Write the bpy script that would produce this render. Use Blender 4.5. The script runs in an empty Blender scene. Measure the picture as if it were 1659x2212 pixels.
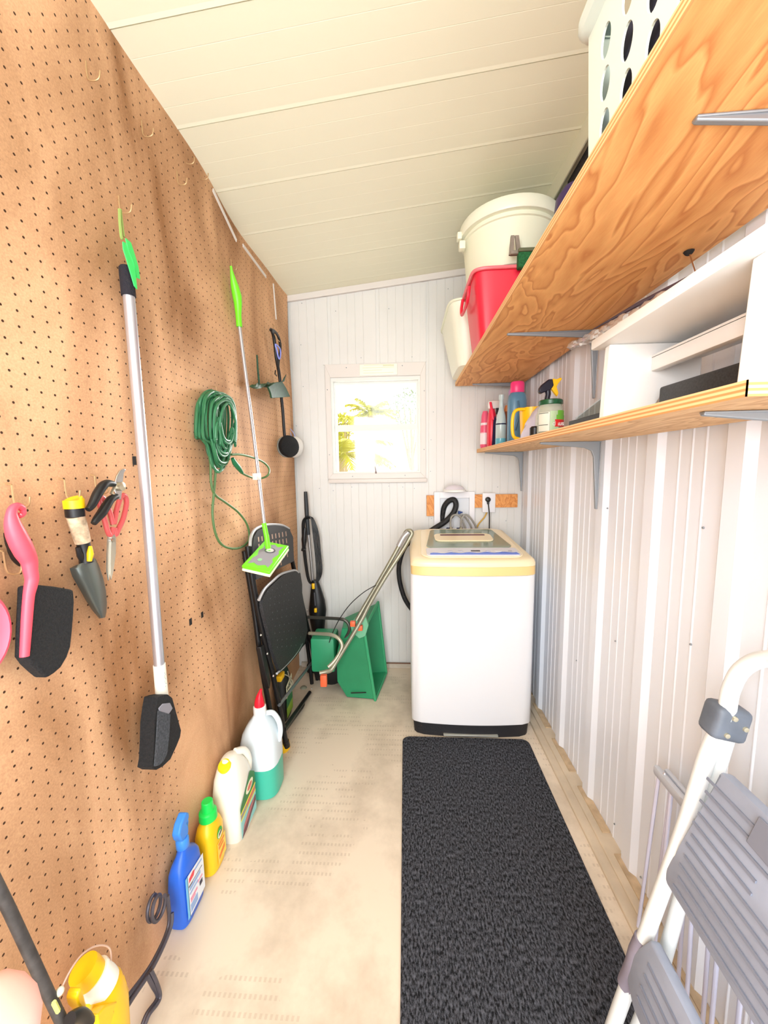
import bpy, bmesh, math, random
from mathutils import Vector, Matrix
random.seed(7)
PI = math.pi
C = bpy.context.scene.collection
scene = bpy.context.scene

# ------------------------------------------------------------------ camera
FPX, YAW, PITCH, ROLL, CAMZ = 821.31, 0.0565, 0.1151, 0.0150, 1.2
IW, IH = 1659.0, 2212.0
_F = Vector((-math.sin(YAW) * math.cos(PITCH), math.cos(YAW) * math.cos(PITCH), -math.sin(PITCH)))
_R0 = Vector((math.cos(YAW), math.sin(YAW), 0)); _U0 = _R0.cross(_F)
_R = _R0 * math.cos(ROLL) - _U0 * math.sin(ROLL); _U = _R0 * math.sin(ROLL) + _U0 * math.cos(ROLL)
EYE = Vector((0, 0, CAMZ))
cd = bpy.data.cameras.new('camera'); cam = bpy.data.objects.new('camera', cd); C.objects.link(cam)
cd.sensor_fit = 'HORIZONTAL'; cd.sensor_width = 36; cd.lens = 36 * FPX / IW; cd.clip_start = 0.01
m = Matrix((_R, _U, -_F)).transposed().to_4x4(); m.translation = EYE; cam.matrix_world = m
scene.camera = cam

# ------------------------------------------------------------------ light and exposure
scene.view_settings.view_transform = 'Standard'; scene.view_settings.look = 'None'
scene.view_settings.gamma = 1; scene.view_settings.use_curve_mapping = False
scene.view_settings.exposure = 0.40
w = bpy.data.worlds.new('overcast_sky'); scene.world = w; w.use_nodes = True
w.node_tree.nodes['Background'].inputs[0].default_value = (0.97, 0.985, 1.0, 1)
w.node_tree.nodes['Background'].inputs[1].default_value = 2.2


def area(name, loc, target, sx, sy, power, col=(1, 1, 1)):
    l = bpy.data.lights.new(name, 'AREA'); l.shape = 'RECTANGLE'; l.size = sx; l.size_y = sy
    l.energy = power; l.color = col
    o = bpy.data.objects.new(name, l); C.objects.link(o); o.location = loc
    o.rotation_euler = (Vector(target) - Vector(loc)).to_track_quat('-Z', 'Y').to_euler(); return o


area('doorway_daylight', (0.1, -1.0, 1.25), (0.0, 1.2, 1.15), 1.1, 1.9, 23, (0.90, 0.96, 1.0))
area('side_window_daylight', (-0.60, -0.55, 1.45), (0.6, 0.9, 1.2), 0.5, 0.8, 23, (0.86, 0.94, 1.0))
s = bpy.data.lights.new('daylight', 'SUN'); s.energy = 8.0; s.angle = math.radians(35); s.color = (1, 0.98, 0.94)
so = bpy.data.objects.new('daylight', s); C.objects.link(so); so.location = (1, 4, 3)
so.rotation_euler = Vector((-0.34, -0.88, -0.33)).to_track_quat('-Z', 'Y').to_euler()

# ------------------------------------------------------------------ plane lookups (real distances in the room)
XL, XR, YB = -0.6415, 0.655, 2.181


def ray(px, py):
    return _R * ((px - IW / 2) / FPX) - _U * ((py - IH / 2) / FPX) + _F


def at(px, py, X=None, Y=None, Z=None):
    d = ray(px, py)
    if X is not None: t = X / d.x
    elif Y is not None: t = Y / d.y
    else: t = (Z - CAMZ) / d.z
    return EYE + d * t


def onp(px, py, x0, k):          # plane X = x0 + k Z
    d = ray(px, py); return EYE + d * ((x0 + k * CAMZ) / (d.x - k * d.z))


def onq(px, py, p0, n):
    d = ray(px, py); return EYE + d * ((Vector(p0) - EYE).dot(n) / d.dot(n))


# ------------------------------------------------------------------ materials
def lin(c):
    return tuple(((v / 12.92) if v <= 0.04045 else ((v + 0.055) / 1.055) ** 2.4) for v in (x / 255 for x in c))


MATS = {}


def mat(name, rgb=(200, 200, 200), rough=0.5, metal=0.0, bump=None, var=None, alpha=None, trans=0.0, sss=0.0, coat=0.0):
    if name in MATS: return MATS[name]
    mm = bpy.data.materials.new(name); mm.use_nodes = True; nt = mm.node_tree; b = nt.nodes['Principled BSDF']
    c = lin(rgb) + (1,)
    b.inputs['Base Color'].default_value = c; b.inputs['Roughness'].default_value = rough
    b.inputs['Metallic'].default_value = metal; b.inputs['Transmission Weight'].default_value = trans
    b.inputs['Coat Weight'].default_value = coat
    if sss: b.inputs['Subsurface Weight'].default_value = sss; b.inputs['Subsurface Radius'].default_value = (0.02, 0.01, 0.008)
    tc = nt.nodes.new('ShaderNodeTexCoord')
    if var or bump:
        sc, st = (var or bump)[0], (var or bump)[1]
        n = nt.nodes.new('ShaderNodeTexNoise'); n.inputs['Scale'].default_value = sc; n.inputs['Detail'].default_value = 5
        nt.links.new(tc.outputs['Object'], n.inputs['Vector'])
    if var:
        mr = nt.nodes.new('ShaderNodeValToRGB'); mr.color_ramp.elements[0].position = 0.3; mr.color_ramp.elements[1].position = 0.7
        mr.color_ramp.elements[0].color = tuple(x * (1 - var[1]) for x in c[:3]) + (1,)
        mr.color_ramp.elements[1].color = tuple(min(1, x * (1 + var[1])) for x in c[:3]) + (1,)
        nt.links.new(n.outputs['Fac'], mr.inputs['Fac']); nt.links.new(mr.outputs['Color'], b.inputs['Base Color'])
    if bump:
        n2 = nt.nodes.new('ShaderNodeTexNoise'); n2.inputs['Scale'].default_value = bump[0]; n2.inputs['Detail'].default_value = 4
        nt.links.new(tc.outputs['Object'], n2.inputs['Vector'])
        bp = nt.nodes.new('ShaderNodeBump'); bp.inputs['Strength'].default_value = bump[1]; bp.inputs['Distance'].default_value = 0.004
        nt.links.new(n2.outputs['Fac'], bp.inputs['Height']); nt.links.new(bp.outputs['Normal'], b.inputs['Normal'])
    if alpha is not None: b.inputs['Alpha'].default_value = alpha
    MATS[name] = mm; return mm


def glass_mat(name, tint=(255, 255, 255), refl=0.08):
    if name in MATS: return MATS[name]
    mm = bpy.data.materials.new(name); mm.use_nodes = True; nt = mm.node_tree; nt.nodes.clear()
    o = nt.nodes.new('ShaderNodeOutputMaterial'); mx = nt.nodes.new('ShaderNodeMixShader')
    t = nt.nodes.new('ShaderNodeBsdfTransparent'); g = nt.nodes.new('ShaderNodeBsdfGlossy')
    t.inputs[0].default_value = lin(tint) + (1,); g.inputs['Roughness'].default_value = 0.05
    mx.inputs[0].default_value = refl
    nt.links.new(t.outputs[0], mx.inputs[1]); nt.links.new(g.outputs[0], mx.inputs[2]); nt.links.new(mx.outputs[0], o.inputs[0])
    MATS[name] = mm; return mm


def mathn(nt, op, a, b=None, c=None):
    n = nt.nodes.new('ShaderNodeMath'); n.operation = op
    for i, v in enumerate((a, b, c)):
        if v is None: continue
        if isinstance(v, (int, float)): n.inputs[i].default_value = v
        else: nt.links.new(v, n.inputs[i])
    return n.outputs[0]


def pegboard_mat():
    mm = bpy.data.materials.new('pegboard_hardboard'); mm.use_nodes = True; nt = mm.node_tree; b = nt.nodes['Principled BSDF']
    tc = nt.nodes.new('ShaderNodeTexCoord'); sp = nt.nodes.new('ShaderNodeSeparateXYZ'); nt.links.new(tc.outputs['Object'], sp.inputs[0])
    fy = mathn(nt, 'SUBTRACT', mathn(nt, 'FRACT', mathn(nt, 'DIVIDE', mathn(nt, 'ADD', sp.outputs[1], 10), 0.0254)), 0.5)
    fz = mathn(nt, 'SUBTRACT', mathn(nt, 'FRACT', mathn(nt, 'DIVIDE', mathn(nt, 'ADD', sp.outputs[2], 10), 0.0254)), 0.5)
    r = mathn(nt, 'SQRT', mathn(nt, 'ADD', mathn(nt, 'MULTIPLY', fy, fy), mathn(nt, 'MULTIPLY', fz, fz)))
    hole = mathn(nt, 'LESS_THAN', r, 0.085)
    lo = mathn(nt, 'GREATER_THAN', sp.outputs[2], mathn(nt, 'ADD', mathn(nt, 'MULTIPLY', mathn(nt, 'GREATER_THAN', sp.outputs[1], 0.95), 0.36), 0.14))
    hole = mathn(nt, 'MULTIPLY', hole, lo)
    n = nt.nodes.new('ShaderNodeTexNoise'); n.inputs['Scale'].default_value = 2.6; n.inputs['Detail'].default_value = 6; n.inputs['Distortion'].default_value = 0.6
    mp = nt.nodes.new('ShaderNodeMapping'); mp.inputs['Scale'].default_value = (1, 1.5, 0.7)
    nt.links.new(tc.outputs['Object'], mp.inputs[0]); nt.links.new(mp.outputs[0], n.inputs['Vector'])
    cr = nt.nodes.new('ShaderNodeValToRGB'); e = cr.color_ramp.elements
    e[0].position = 0.30; e[0].color = lin((156, 110, 72)) + (1,); e[1].position = 0.60; e[1].color = lin((226, 178, 136)) + (1,)
    nt.links.new(n.outputs['Fac'], cr.inputs['Fac'])
    f = nt.nodes.new('ShaderNodeTexNoise'); f.inputs['Scale'].default_value = 320; f.inputs['Detail'].default_value = 2
    nt.links.new(tc.outputs['Object'], f.inputs['Vector'])
    mx = nt.nodes.new('ShaderNodeMixRGB'); mx.blend_type = 'OVERLAY'; mx.inputs[0].default_value = 0.30
    nt.links.new(cr.outputs[0], mx.inputs[1]); nt.links.new(f.outputs['Fac'], mx.inputs[2])
    mh = nt.nodes.new('ShaderNodeMixRGB'); mh.inputs[2].default_value = lin((66, 40, 22)) + (1,)
    nt.links.new(hole, mh.inputs[0]); nt.links.new(mx.outputs[0], mh.inputs[1]); nt.links.new(mh.outputs[0], b.inputs['Base Color'])
    b.inputs['Roughness'].default_value = 0.75; b.inputs['Specular IOR Level'].default_value = 0.25
    return mm


def plywood_mat(name, light=(240, 178, 112), dark=(196, 122, 62)):
    mm = bpy.data.materials.new(name); mm.use_nodes = True; nt = mm.node_tree; b = nt.nodes['Principled BSDF']
    tc = nt.nodes.new('ShaderNodeTexCoord'); mp = nt.nodes.new('ShaderNodeMapping'); mp.inputs['Scale'].default_value = (4.2, 1.15, 4)
    nt.links.new(tc.outputs['Object'], mp.inputs[0])
    n = nt.nodes.new('ShaderNodeTexNoise'); n.inputs['Scale'].default_value = 1.5; n.inputs['Detail'].default_value = 3; n.inputs['Distortion'].default_value = 0.8
    nt.links.new(mp.outputs[0], n.inputs['Vector'])
    rings = mathn(nt, 'FRACT', mathn(nt, 'MULTIPLY', n.outputs['Fac'], 12.0))
    cr = nt.nodes.new('ShaderNodeValToRGB'); e = cr.color_ramp.elements
    e[0].position = 0.0; e[0].color = lin(light) + (1,); e[1].position = 1.0; e[1].color = lin(light) + (1,)
    k = cr.color_ramp.elements.new(0.66); k.color = lin(tuple((a + c) / 2 for a, c in zip(light, dark))) + (1,)
    k = cr.color_ramp.elements.new(0.86); k.color = lin(dark) + (1,)
    nt.links.new(rings, cr.inputs['Fac'])
    f = nt.nodes.new('ShaderNodeTexNoise'); f.inputs['Scale'].default_value = 60; f.inputs['Detail'].default_value = 4
    mp2 = nt.nodes.new('ShaderNodeMapping'); mp2.inputs['Scale'].default_value = (6, 0.6, 6)
    nt.links.new(tc.outputs['Object'], mp2.inputs[0]); nt.links.new(mp2.outputs[0], f.inputs['Vector'])
    mx = nt.nodes.new('ShaderNodeMixRGB'); mx.blend_type = 'OVERLAY'; mx.inputs[0].default_value = 0.22
    nt.links.new(cr.outputs[0], mx.inputs[1]); nt.links.new(f.outputs['Fac'], mx.inputs[2])
    nt.links.new(mx.outputs[0], b.inputs['Base Color']); b.inputs['Roughness'].default_value = 0.6
    return mm


def ply_edge_mat():
    mm = bpy.data.materials.new('plywood_edge'); mm.use_nodes = True; nt = mm.node_tree; b = nt.nodes['Principled BSDF']
    tc = nt.nodes.new('ShaderNodeTexCoord'); sp = nt.nodes.new('ShaderNodeSeparateXYZ'); nt.links.new(tc.outputs['Object'], sp.inputs[0])
    fr = mathn(nt, 'FRACT', mathn(nt, 'DIVIDE', mathn(nt, 'ADD', sp.outputs[2], 5), 0.0066))
    cr = nt.nodes.new('ShaderNodeValToRGB'); e = cr.color_ramp.elements
    e[0].position = 0.45; e[0].color = lin((250, 205, 150)) + (1,); e[1].position = 0.6; e[1].color = lin((214, 150, 90)) + (1,)
    nt.links.new(fr, cr.inputs['Fac']); nt.links.new(cr.outputs[0], b.inputs['Base Color']); b.inputs['Roughness'].default_value = 0.7
    return mm


def concrete_mat():
    mm = bpy.data.materials.new('worn_painted_concrete'); mm.use_nodes = True; nt = mm.node_tree; b = nt.nodes['Principled BSDF']
    tc = nt.nodes.new('ShaderNodeTexCoord')
    n = nt.nodes.new('ShaderNodeTexNoise'); n.inputs['Scale'].default_value = 3.2; n.inputs['Detail'].default_value = 9; n.inputs['Roughness'].default_value = 0.62
    nt.links.new(tc.outputs['Object'], n.inputs['Vector'])
    cr = nt.nodes.new('ShaderNodeValToRGB'); e = cr.color_ramp.elements
    e[0].position = 0.33; e[0].color = lin((192, 176, 154)) + (1,); e[1].position = 0.56; e[1].color = lin((230, 214, 192)) + (1,)
    nt.links.new(n.outputs['Fac'], cr.inputs['Fac'])
    # faint rubbed lattice of an old mat backing
    sp = nt.nodes.new('ShaderNodeSeparateXYZ'); nt.links.new(tc.outputs['Object'], sp.inputs[0])
    fy = mathn(nt, 'LESS_THAN', mathn(nt, 'FRACT', mathn(nt, 'DIVIDE', mathn(nt, 'ADD', sp.outputs[1], 5), 0.030)), 0.30)
    fx = mathn(nt, 'LESS_THAN', mathn(nt, 'FRACT', mathn(nt, 'DIVIDE', mathn(nt, 'ADD', sp.outputs[0], 5), 0.012)), 0.5)
    n2 = nt.nodes.new('ShaderNodeTexNoise'); n2.inputs['Scale'].default_value = 5.5; n2.inputs['Detail'].default_value = 3
    mp = nt.nodes.new('ShaderNodeMapping'); mp.inputs['Location'].default_value = (3, 1, 0); nt.links.new(tc.outputs['Object'], mp.inputs[0]); nt.links.new(mp.outputs[0], n2.inputs['Vector'])
    pm = mathn(nt, 'MULTIPLY', mathn(nt, 'MULTIPLY', fy, fx), mathn(nt, 'GREATER_THAN', n2.outputs['Fac'], 0.56))
    mx = nt.nodes.new('ShaderNodeMixRGB'); mx.inputs[2].default_value = lin((168, 148, 124)) + (1,)
    nt.links.new(mathn(nt, 'MULTIPLY', pm, 0.3), mx.inputs[0]); nt.links.new(cr.outputs[0], mx.inputs[1])
    nt.links.new(mx.outputs[0], b.inputs['Base Color']); b.inputs['Roughness'].default_value = 0.6
    bp = nt.nodes.new('ShaderNodeBump'); bp.inputs['Strength'].default_value = 0.25; bp.inputs['Distance'].default_value = 0.003
    nt.links.new(n.outputs['Fac'], bp.inputs['Height']); nt.links.new(bp.outputs['Normal'], b.inputs['Normal'])
    return mm


def mat_rubber():
    mm = bpy.data.materials.new('black_ribbed_carpet'); mm.use_nodes = True; nt = mm.node_tree; b = nt.nodes['Principled BSDF']
    tc = nt.nodes.new('ShaderNodeTexCoord'); n = nt.nodes.new('ShaderNodeTexNoise'); n.inputs['Scale'].default_value = 130; n.inputs['Detail'].default_value = 5; n.inputs['Roughness'].default_value = 0.7
    mp = nt.nodes.new('ShaderNodeMapping'); mp.inputs['Scale'].default_value = (1.6, 0.7, 1); nt.links.new(tc.outputs['Object'], mp.inputs[0]); nt.links.new(mp.outputs[0], n.inputs['Vector'])
    cr = nt.nodes.new('ShaderNodeValToRGB'); e = cr.color_ramp.elements
    e[0].position = 0.42; e[0].color = lin((17, 18, 21)) + (1,); e[1].position = 0.66; e[1].color = lin((98, 100, 108)) + (1,)
    nt.links.new(n.outputs['Fac'], cr.inputs['Fac']); nt.links.new(cr.outputs[0], b.inputs['Base Color']); b.inputs['Roughness'].default_value = 0.9
    b.inputs['Specular IOR Level'].default_value = 0.2
    bp = nt.nodes.new('ShaderNodeBump'); bp.inputs['Strength'].default_value = 0.6; bp.inputs['Distance'].default_value = 0.003
    nt.links.new(n.outputs['Fac'], bp.inputs['Height']); nt.links.new(bp.outputs['Normal'], b.inputs['Normal'])
    return mm


PEG = pegboard_mat(); PLY = plywood_mat('plywood', (250, 188, 118), (214, 140, 78)); PLYE = ply_edge_mat(); CONC = concrete_mat(); RUB = mat_rubber()
PLY2 = plywood_mat('plywood_underside', (232, 190, 138), (200, 150, 98))
CEIL = mat('ceiling_cream', (246, 243, 218), 0.6)
WALLB = mat('back_wall_enamel', (226, 224, 220), 0.45, var=(3, 0.04))
WALLR = mat('right_wall_enamel', (238, 243, 252), 0.32, var=(2, 0.01))
TRIMW = mat('white_painted_trim', (226, 219, 213), 0.45)
WHITE = mat('white_plastic', (240, 240, 238), 0.35)
GLOSSW = mat('white_enamel', (232, 232, 235), 0.18)
CREAM = mat('yellowed_plastic', (246, 228, 190), 0.3)
TAN = mat('aged_tan_plastic', (240, 205, 140), 0.35)
BLACK = mat('black_plastic', (20, 20, 22), 0.4)
BLACKM = mat('black_painted_steel', (26, 26, 28), 0.35, metal=0.3)
DGREY = mat('dark_grey_plastic', (70, 72, 78), 0.5)
ALU = mat('brushed_aluminium', (205, 205, 212), 0.32, metal=0.75)
CHROME = mat('chrome', (215, 215, 215), 0.15, metal=1.0)
ZINC = mat('zinc_bracket', (150, 156, 162), 0.45, metal=0.5)
WIRE = mat('pale_brass_wire', (190, 156, 112), 0.4, metal=0.5)
LIME = mat('lime_plastic', (120, 235, 40), 0.35)
GREEN = mat('spreader_green', (38, 138, 92), 0.45, var=(6, 0.10))
DKGREEN = mat('dark_green', (22, 70, 44), 0.6, var=(60, 0.35))
CORDG = mat('cord_green', (52, 118, 78), 0.45)
PINK = mat('coral_pink_plastic', (240, 82, 100), 0.4)
RED = mat('red_plastic', (232, 40, 66), 0.35)
REDD = mat('red_handle', (214, 92, 92), 0.4)
YEL = mat('yellow_plastic', (252, 198, 20), 0.35)
ORANGE = mat('orange_plastic', (245, 104, 62), 0.4)
BLUE = mat('blue_plastic', (40, 104, 218), 0.35)
GREENC = mat('bright_green_cap', (20, 216, 84), 0.35)
GREYT = mat('grey_tread', (152, 160, 178), 0.55, var=(14, 0.10))
TUBEW = mat('cream_powder_coat', (228, 232, 232), 0.3)
BRISTLE = mat('black_bristles', (22, 22, 24), 0.9, bump=(350, 1.0), var=(240, 0.5))
GREYBR = mat('grey_bristles', (74, 76, 80), 0.9, bump=(300, 1.0), var=(200, 0.4))
DARK = mat('dark_gap', (34, 30, 28), 0.9)
RUST = mat('rusty_dirt', (196, 172, 140), 0.9, var=(30, 0.2))


# ------------------------------------------------------------------ mesh builder
class M:
    def __init__(self): self.v, self.f, self.mi, self.k = [], [], [], 0

    def use(self, k): self.k = k; return self

    def add(self, vs, fs):
        o = len(self.v); self.v += [Vector(p) for p in vs]
        for f in fs: self.f.append([i + o for i in f]); self.mi.append(self.k)
        return self

    def box(self, x0, x1, y0, y1, z0, z1):
        return self.add([(x0, y0, z0), (x1, y0, z0), (x1, y1, z0), (x0, y1, z0), (x0, y0, z1), (x1, y0, z1), (x1, y1, z1), (x0, y1, z1)],
                        [(0, 3, 2, 1), (4, 5, 6, 7), (0, 1, 5, 4), (1, 2, 6, 5), (2, 3, 7, 6), (3, 0, 4, 7)])

    def frombm(self, bm):
        bm.verts.ensure_lookup_table(); bm.verts.index_update()
        self.add([v.co.copy() for v in bm.verts], [[v.index for v in f.verts] for f in bm.faces]); bm.free(); return self

    def rbox(self, x0, x1, y0, y1, z0, z1, r=0.005, seg=2, mx=None):
        bm = bmesh.new(); bmesh.ops.create_cube(bm, size=1)
        for v in bm.verts:
            v.co = Vector(((x0 + x1) / 2 + v.co.x * (x1 - x0), (y0 + y1) / 2 + v.co.y * (y1 - y0), (z0 + z1) / 2 + v.co.z * (z1 - z0)))
        bmesh.ops.bevel(bm, geom=bm.edges[:], offset=r, segments=seg, profile=0.5, affect='EDGES')
        if mx: bmesh.ops.transform(bm, matrix=mx, verts=bm.verts[:])
        return self.frombm(bm)

    def tube(self, pts, r, closed=False, seg=10, cap=True):
        pts = [Vector(p) for p in pts]; n = len(pts)
        rs = r if isinstance(r, (list, tuple)) else [r] * n
        T = []
        for i in range(n):
            a = pts[(i - 1) % n] if (closed or i > 0) else pts[i]; b = pts[(i + 1) % n] if (closed or i < n - 1) else pts[i]
            T.append((b - a).normalized())
        ref = Vector((0, 0, 1)) if abs(T[0].z) < 0.9 else Vector((1, 0, 0))
        N = (ref - T[0] * ref.dot(T[0])).normalized(); o = len(self.v); rings = []
        for i in range(n):
            if i: N = (N - T[i] * N.dot(T[i])); N = N.normalized() if N.length > 1e-6 else T[i].orthogonal().normalized()
            B = T[i].cross(N)
            rings.append([pts[i] + (N * math.cos(2 * PI * j / seg) + B * math.sin(2 * PI * j / seg)) * rs[i] for j in range(seg)])
        return self.loft(rings, cap=cap and not closed, loop=closed)

    def loft(self, rings, cap=True, loop=False):
        o = len(self.v); s = len(rings[0]); n = len(rings); fs = []
        for i in range(n if loop else n - 1):
            a = i * s; b = ((i + 1) % n) * s
            for j in range(s):
                k = (j + 1) % s; fs.append((a + j, a + k, b + k, b + j))
        if cap: fs.append(tuple(reversed(range(s)))); fs.append(tuple((n - 1) * s + j for j in range(s)))
        return self.add([p for r in rings for p in r], fs)

    def lathe(self, prof, c=(0, 0, 0), axis=(0, 0, 1), seg=24, cap=True):
        ax = Vector(axis).normalized(); u = ax.orthogonal().normalized(); v = ax.cross(u); c = Vector(c)
        return self.loft([[c + ax * h + (u * math.cos(2 * PI * j / seg) + v * math.sin(2 * PI * j / seg)) * max(r, 1e-4) for j in range(seg)] for r, h in prof], cap=cap)

    def slab(self, poly, t):
        poly = [Vector(p) for p in poly]; t = Vector(t); n = len(poly)
        nrm = Vector((0, 0, 0))
        for i in range(n): nrm += poly[i].cross(poly[(i + 1) % n])
        if nrm.dot(t) < 0: poly.reverse()
        return self.add(poly + [p + t for p in poly], [tuple(reversed(range(n))), tuple(n + i for i in range(n))] + [(i, (i + 1) % n, n + (i + 1) % n, n + i) for i in range(n)])

    def sphere(self, c, r, sx=1, sy=1, sz=1, seg=16, ring=10):
        c = Vector(c); rings = []
        for i in range(ring + 1):
            a = PI * i / ring - PI / 2; rr = max(math.cos(a), 1e-3) * r
            rings.append([c + Vector((rr * math.cos(2 * PI * j / seg) * sx, rr * math.sin(2 * PI * j / seg) * sy, math.sin(a) * r * sz)) for j in range(seg)])
        return self.loft(rings)

    def build(self, name, mats, parent=None, bevel=0, smooth=40, origin=None):
        mats = mats if isinstance(mats, (list, tuple)) else [mats]
        if parent is not None: org = ORG[parent.name]
        elif origin is not None: org = Vector(origin)
        else:
            xs = [p.x for p in self.v]; ys = [p.y for p in self.v]; zs = [p.z for p in self.v]
            org = Vector(((min(xs) + max(xs)) / 2, (min(ys) + max(ys)) / 2, min(zs)))
        me = bpy.data.meshes.new(name); me.from_pydata([tuple(p - org) for p in self.v], [], self.f); me.update()
        for q in mats: me.materials.append(q)
        for p, k in zip(me.polygons, self.mi): p.material_index = k
        if smooth:
            for p in me.polygons: p.use_smooth = True
            me.set_sharp_from_angle(angle=math.radians(smooth))
        o = bpy.data.objects.new(name, me); C.objects.link(o)
        ORG[o.name] = org
        if parent is not None: o.parent = parent
        else: o.location = org
        if bevel:
            b = o.modifiers.new('bevel', 'BEVEL'); b.width = bevel; b.segments = 2; b.limit_method = 'ANGLE'; b.angle_limit = math.radians(40)
        return o


ORG = {}


def thing(name, label, cat, loc, group=None):
    o = bpy.data.objects.new(name, None); o.empty_display_size = 0.05; C.objects.link(o); o.location = loc; ORG[o.name] = Vector(loc)
    o['label'] = label; o['category'] = cat
    if group: o['group'] = group
    return o


def tag(o, label, cat, group=None):
    o['label'] = label; o['category'] = cat
    if group: o['group'] = group
    return o


def struct(o): o['kind'] = 'structure'; return o


def rads(rs, n):
    return [rs[i] + (rs[i + 1] - rs[i]) * k / n for i in range(len(rs) - 1) for k in range(n)] + [rs[-1]]


def smoothpath(pts, n=6, closed=False):
    pts = [Vector(p) for p in pts]; out = []; N = len(pts)
    for i in range(N if closed else N - 1):
        p1 = pts[i]; p2 = pts[(i + 1) % N]
        p0 = pts[i - 1] if (closed or i > 0) else p1; p3 = pts[(i + 2) % N] if (closed or i + 2 < N) else p2
        for k in range(n):
            t = k / n
            out.append(0.5 * ((2 * p1) + (p2 - p0) * t + (2 * p0 - 5 * p1 + 4 * p2 - p3) * t * t + (3 * p1 - p0 - 3 * p2 + p3) * t ** 3))
    if not closed: out.append(pts[-1])
    return out


def sring(cx, cy, z, a, b, n=4.0, N=28, rot=0.0):
    out = []
    for j in range(N):
        t = 2 * PI * j / N; c, s_ = math.cos(t), math.sin(t)
        x = a * math.copysign(abs(c) ** (2 / n), c); y = b * math.copysign(abs(s_) ** (2 / n), s_)
        out.append(Vector((cx + x * math.cos(rot) - y * math.sin(rot), cy + x * math.sin(rot) + y * math.cos(rot), z)))
    return out


def text(s_, origin, u, v, height, parent, name, material, depth=0.0006, bold=0.0):
    cu = bpy.data.curves.new(name, 'FONT'); cu.body = s_; cu.size = 1.0; cu.extrude = 0.0; cu.offset = bold
    t = bpy.data.objects.new(name + '_src', cu); C.objects.link(t)
    bpy.context.view_layer.update()
    me = bpy.data.meshes.new_from_object(t); bpy.data.objects.remove(t)
    u = Vector(u).normalized(); v = Vector(v).normalized(); n = u.cross(v)
    org = ORG[parent.name]; o0 = Vector(origin)
    for q in me.vertices:
        p = o0 + u * q.co.x * height + v * q.co.y * height + n * depth; q.co = p - org
    me.materials.clear(); me.materials.append(material)
    o = bpy.data.objects.new(name, me); C.objects.link(o); o.parent = parent; ORG[o.name] = org
    return o


class Quad:                      # a flat label area given by its four corners (lower left, lower right, upper right, upper left)
    def __init__(self, a, b, c, d, lift=0.0006):
        self.p = [Vector(x) for x in (a, b, c, d)]; self.n = (self.p[1] - self.p[0]).cross(self.p[3] - self.p[0]).normalized(); self.l = lift; self.k = 0

    def pt(self, u, v, h=0):
        a, b, c, d = self.p; return (a * (1 - u) + b * u) * (1 - v) + (d * (1 - u) + c * u) * v + self.n * h

    def patch(self, m_, mi, poly, level=1):
        h = self.l * level; m_.use(mi).slab([self.pt(u, v, h - self.l * 0.8) for u, v in poly], self.n * self.l * 0.8)

    def rect(self, m_, mi, u0, v0, u1, v1, level=1): self.patch(m_, mi, [(u0, v0), (u1, v0), (u1, v1), (u0, v1)], level)

    def ell(self, m_, mi, cu, cv, a, b, level=1): self.patch(m_, mi, [(cu + a * math.cos(t * PI / 8), cv + b * math.sin(t * PI / 8)) for t in range(16)], level)


# ================================================================== SETTING
Y0 = -1.0


def ceil_z(x): return 2.143 + 0.105 * (x - XL)


# floor
f = M(); f.box(-0.80, 0.80, Y0, YB + 0.05, -0.10, 0.0); struct(f.build('floor', CONC, smooth=0))
f = M(); f.box(0.575, 0.70, Y0, YB, -0.02, 0.010); f.box(0.605, 0.70, Y0, YB, 0.0, 0.016)
struct(f.build('trim_1', mat('concrete_curb', (208, 192, 168), 0.7, var=(12, 0.12)), bevel=0.003))
f = M()
for i in range(13):
    y = 0.02 + i * 0.25 - 0.9; f.box(0.628, 0.654, y + 0.02, y + 0.20, 0.016, 0.020)
struct(f.build('trim_2', RUST))


# pegboard wall (bulges and waves like old hardboard)
def bulge(y, z):
    b = 0.006 + 0.006 * math.sin(y * 5.1 + 0.8 * math.sin(z * 2.2)) * math.sin(z * 2.4 + 0.6) + 0.004 * math.sin(y * 11 + z * 3)
    if y > 1.23 and z < 0.55: b -= 0.012 * min(1, (0.55 - z) / 0.1)
    if z > 1.9: b += 0.012 * math.sin((y - 0.6) * 4.2) * (z - 1.9) / 0.25
    return XL + max(-0.012, b)


ny, nz = 170, 110
f = M(); vs = []; fs = []
for i in range(ny + 1):
    for j in range(nz + 1):
        y = Y0 + (YB - 0.012 - Y0) * i / ny; zt = 2.152; z = zt * j / nz
        if i == ny: y += 0.006 * math.sin(z * 9) - 0.006
        vs.append((bulge(y, z), y, z))
for i in range(ny):
    for j in range(nz):
        a = i * (nz + 1) + j; fs.append((a, a + nz + 1, a + nz + 2, a + 1))
f.add(vs, fs); f.box(-0.72, -0.668, Y0, YB + 0.02, 0, 2.2)
o = f.build('wall_left', PEG, smooth=60, origin=(0, 0, 0)); struct(o)
for (px, py, w_, h_) in ((288, 995, 0.012, 0.020), (435, 1328, 0.012, 0.018), (411, 1343, 0.013, 0.020)):
    p = at(px, py, X=XL + 0.008); f = M(); f.box(bulge(p.y, p.z) - 0.004, bulge(p.y, p.z) + 0.0006, p.y - w_ / 2, p.y + w_ / 2, p.z - h_ / 2, p.z + h_ / 2)
    f.build('square_cutout', DARK, parent=o)

# back wall, fluted enamel panels with battens and a window opening
WX0, WX1, WZ0, WZ1 = -0.412, 0.088, 1.172, 1.705


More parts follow.
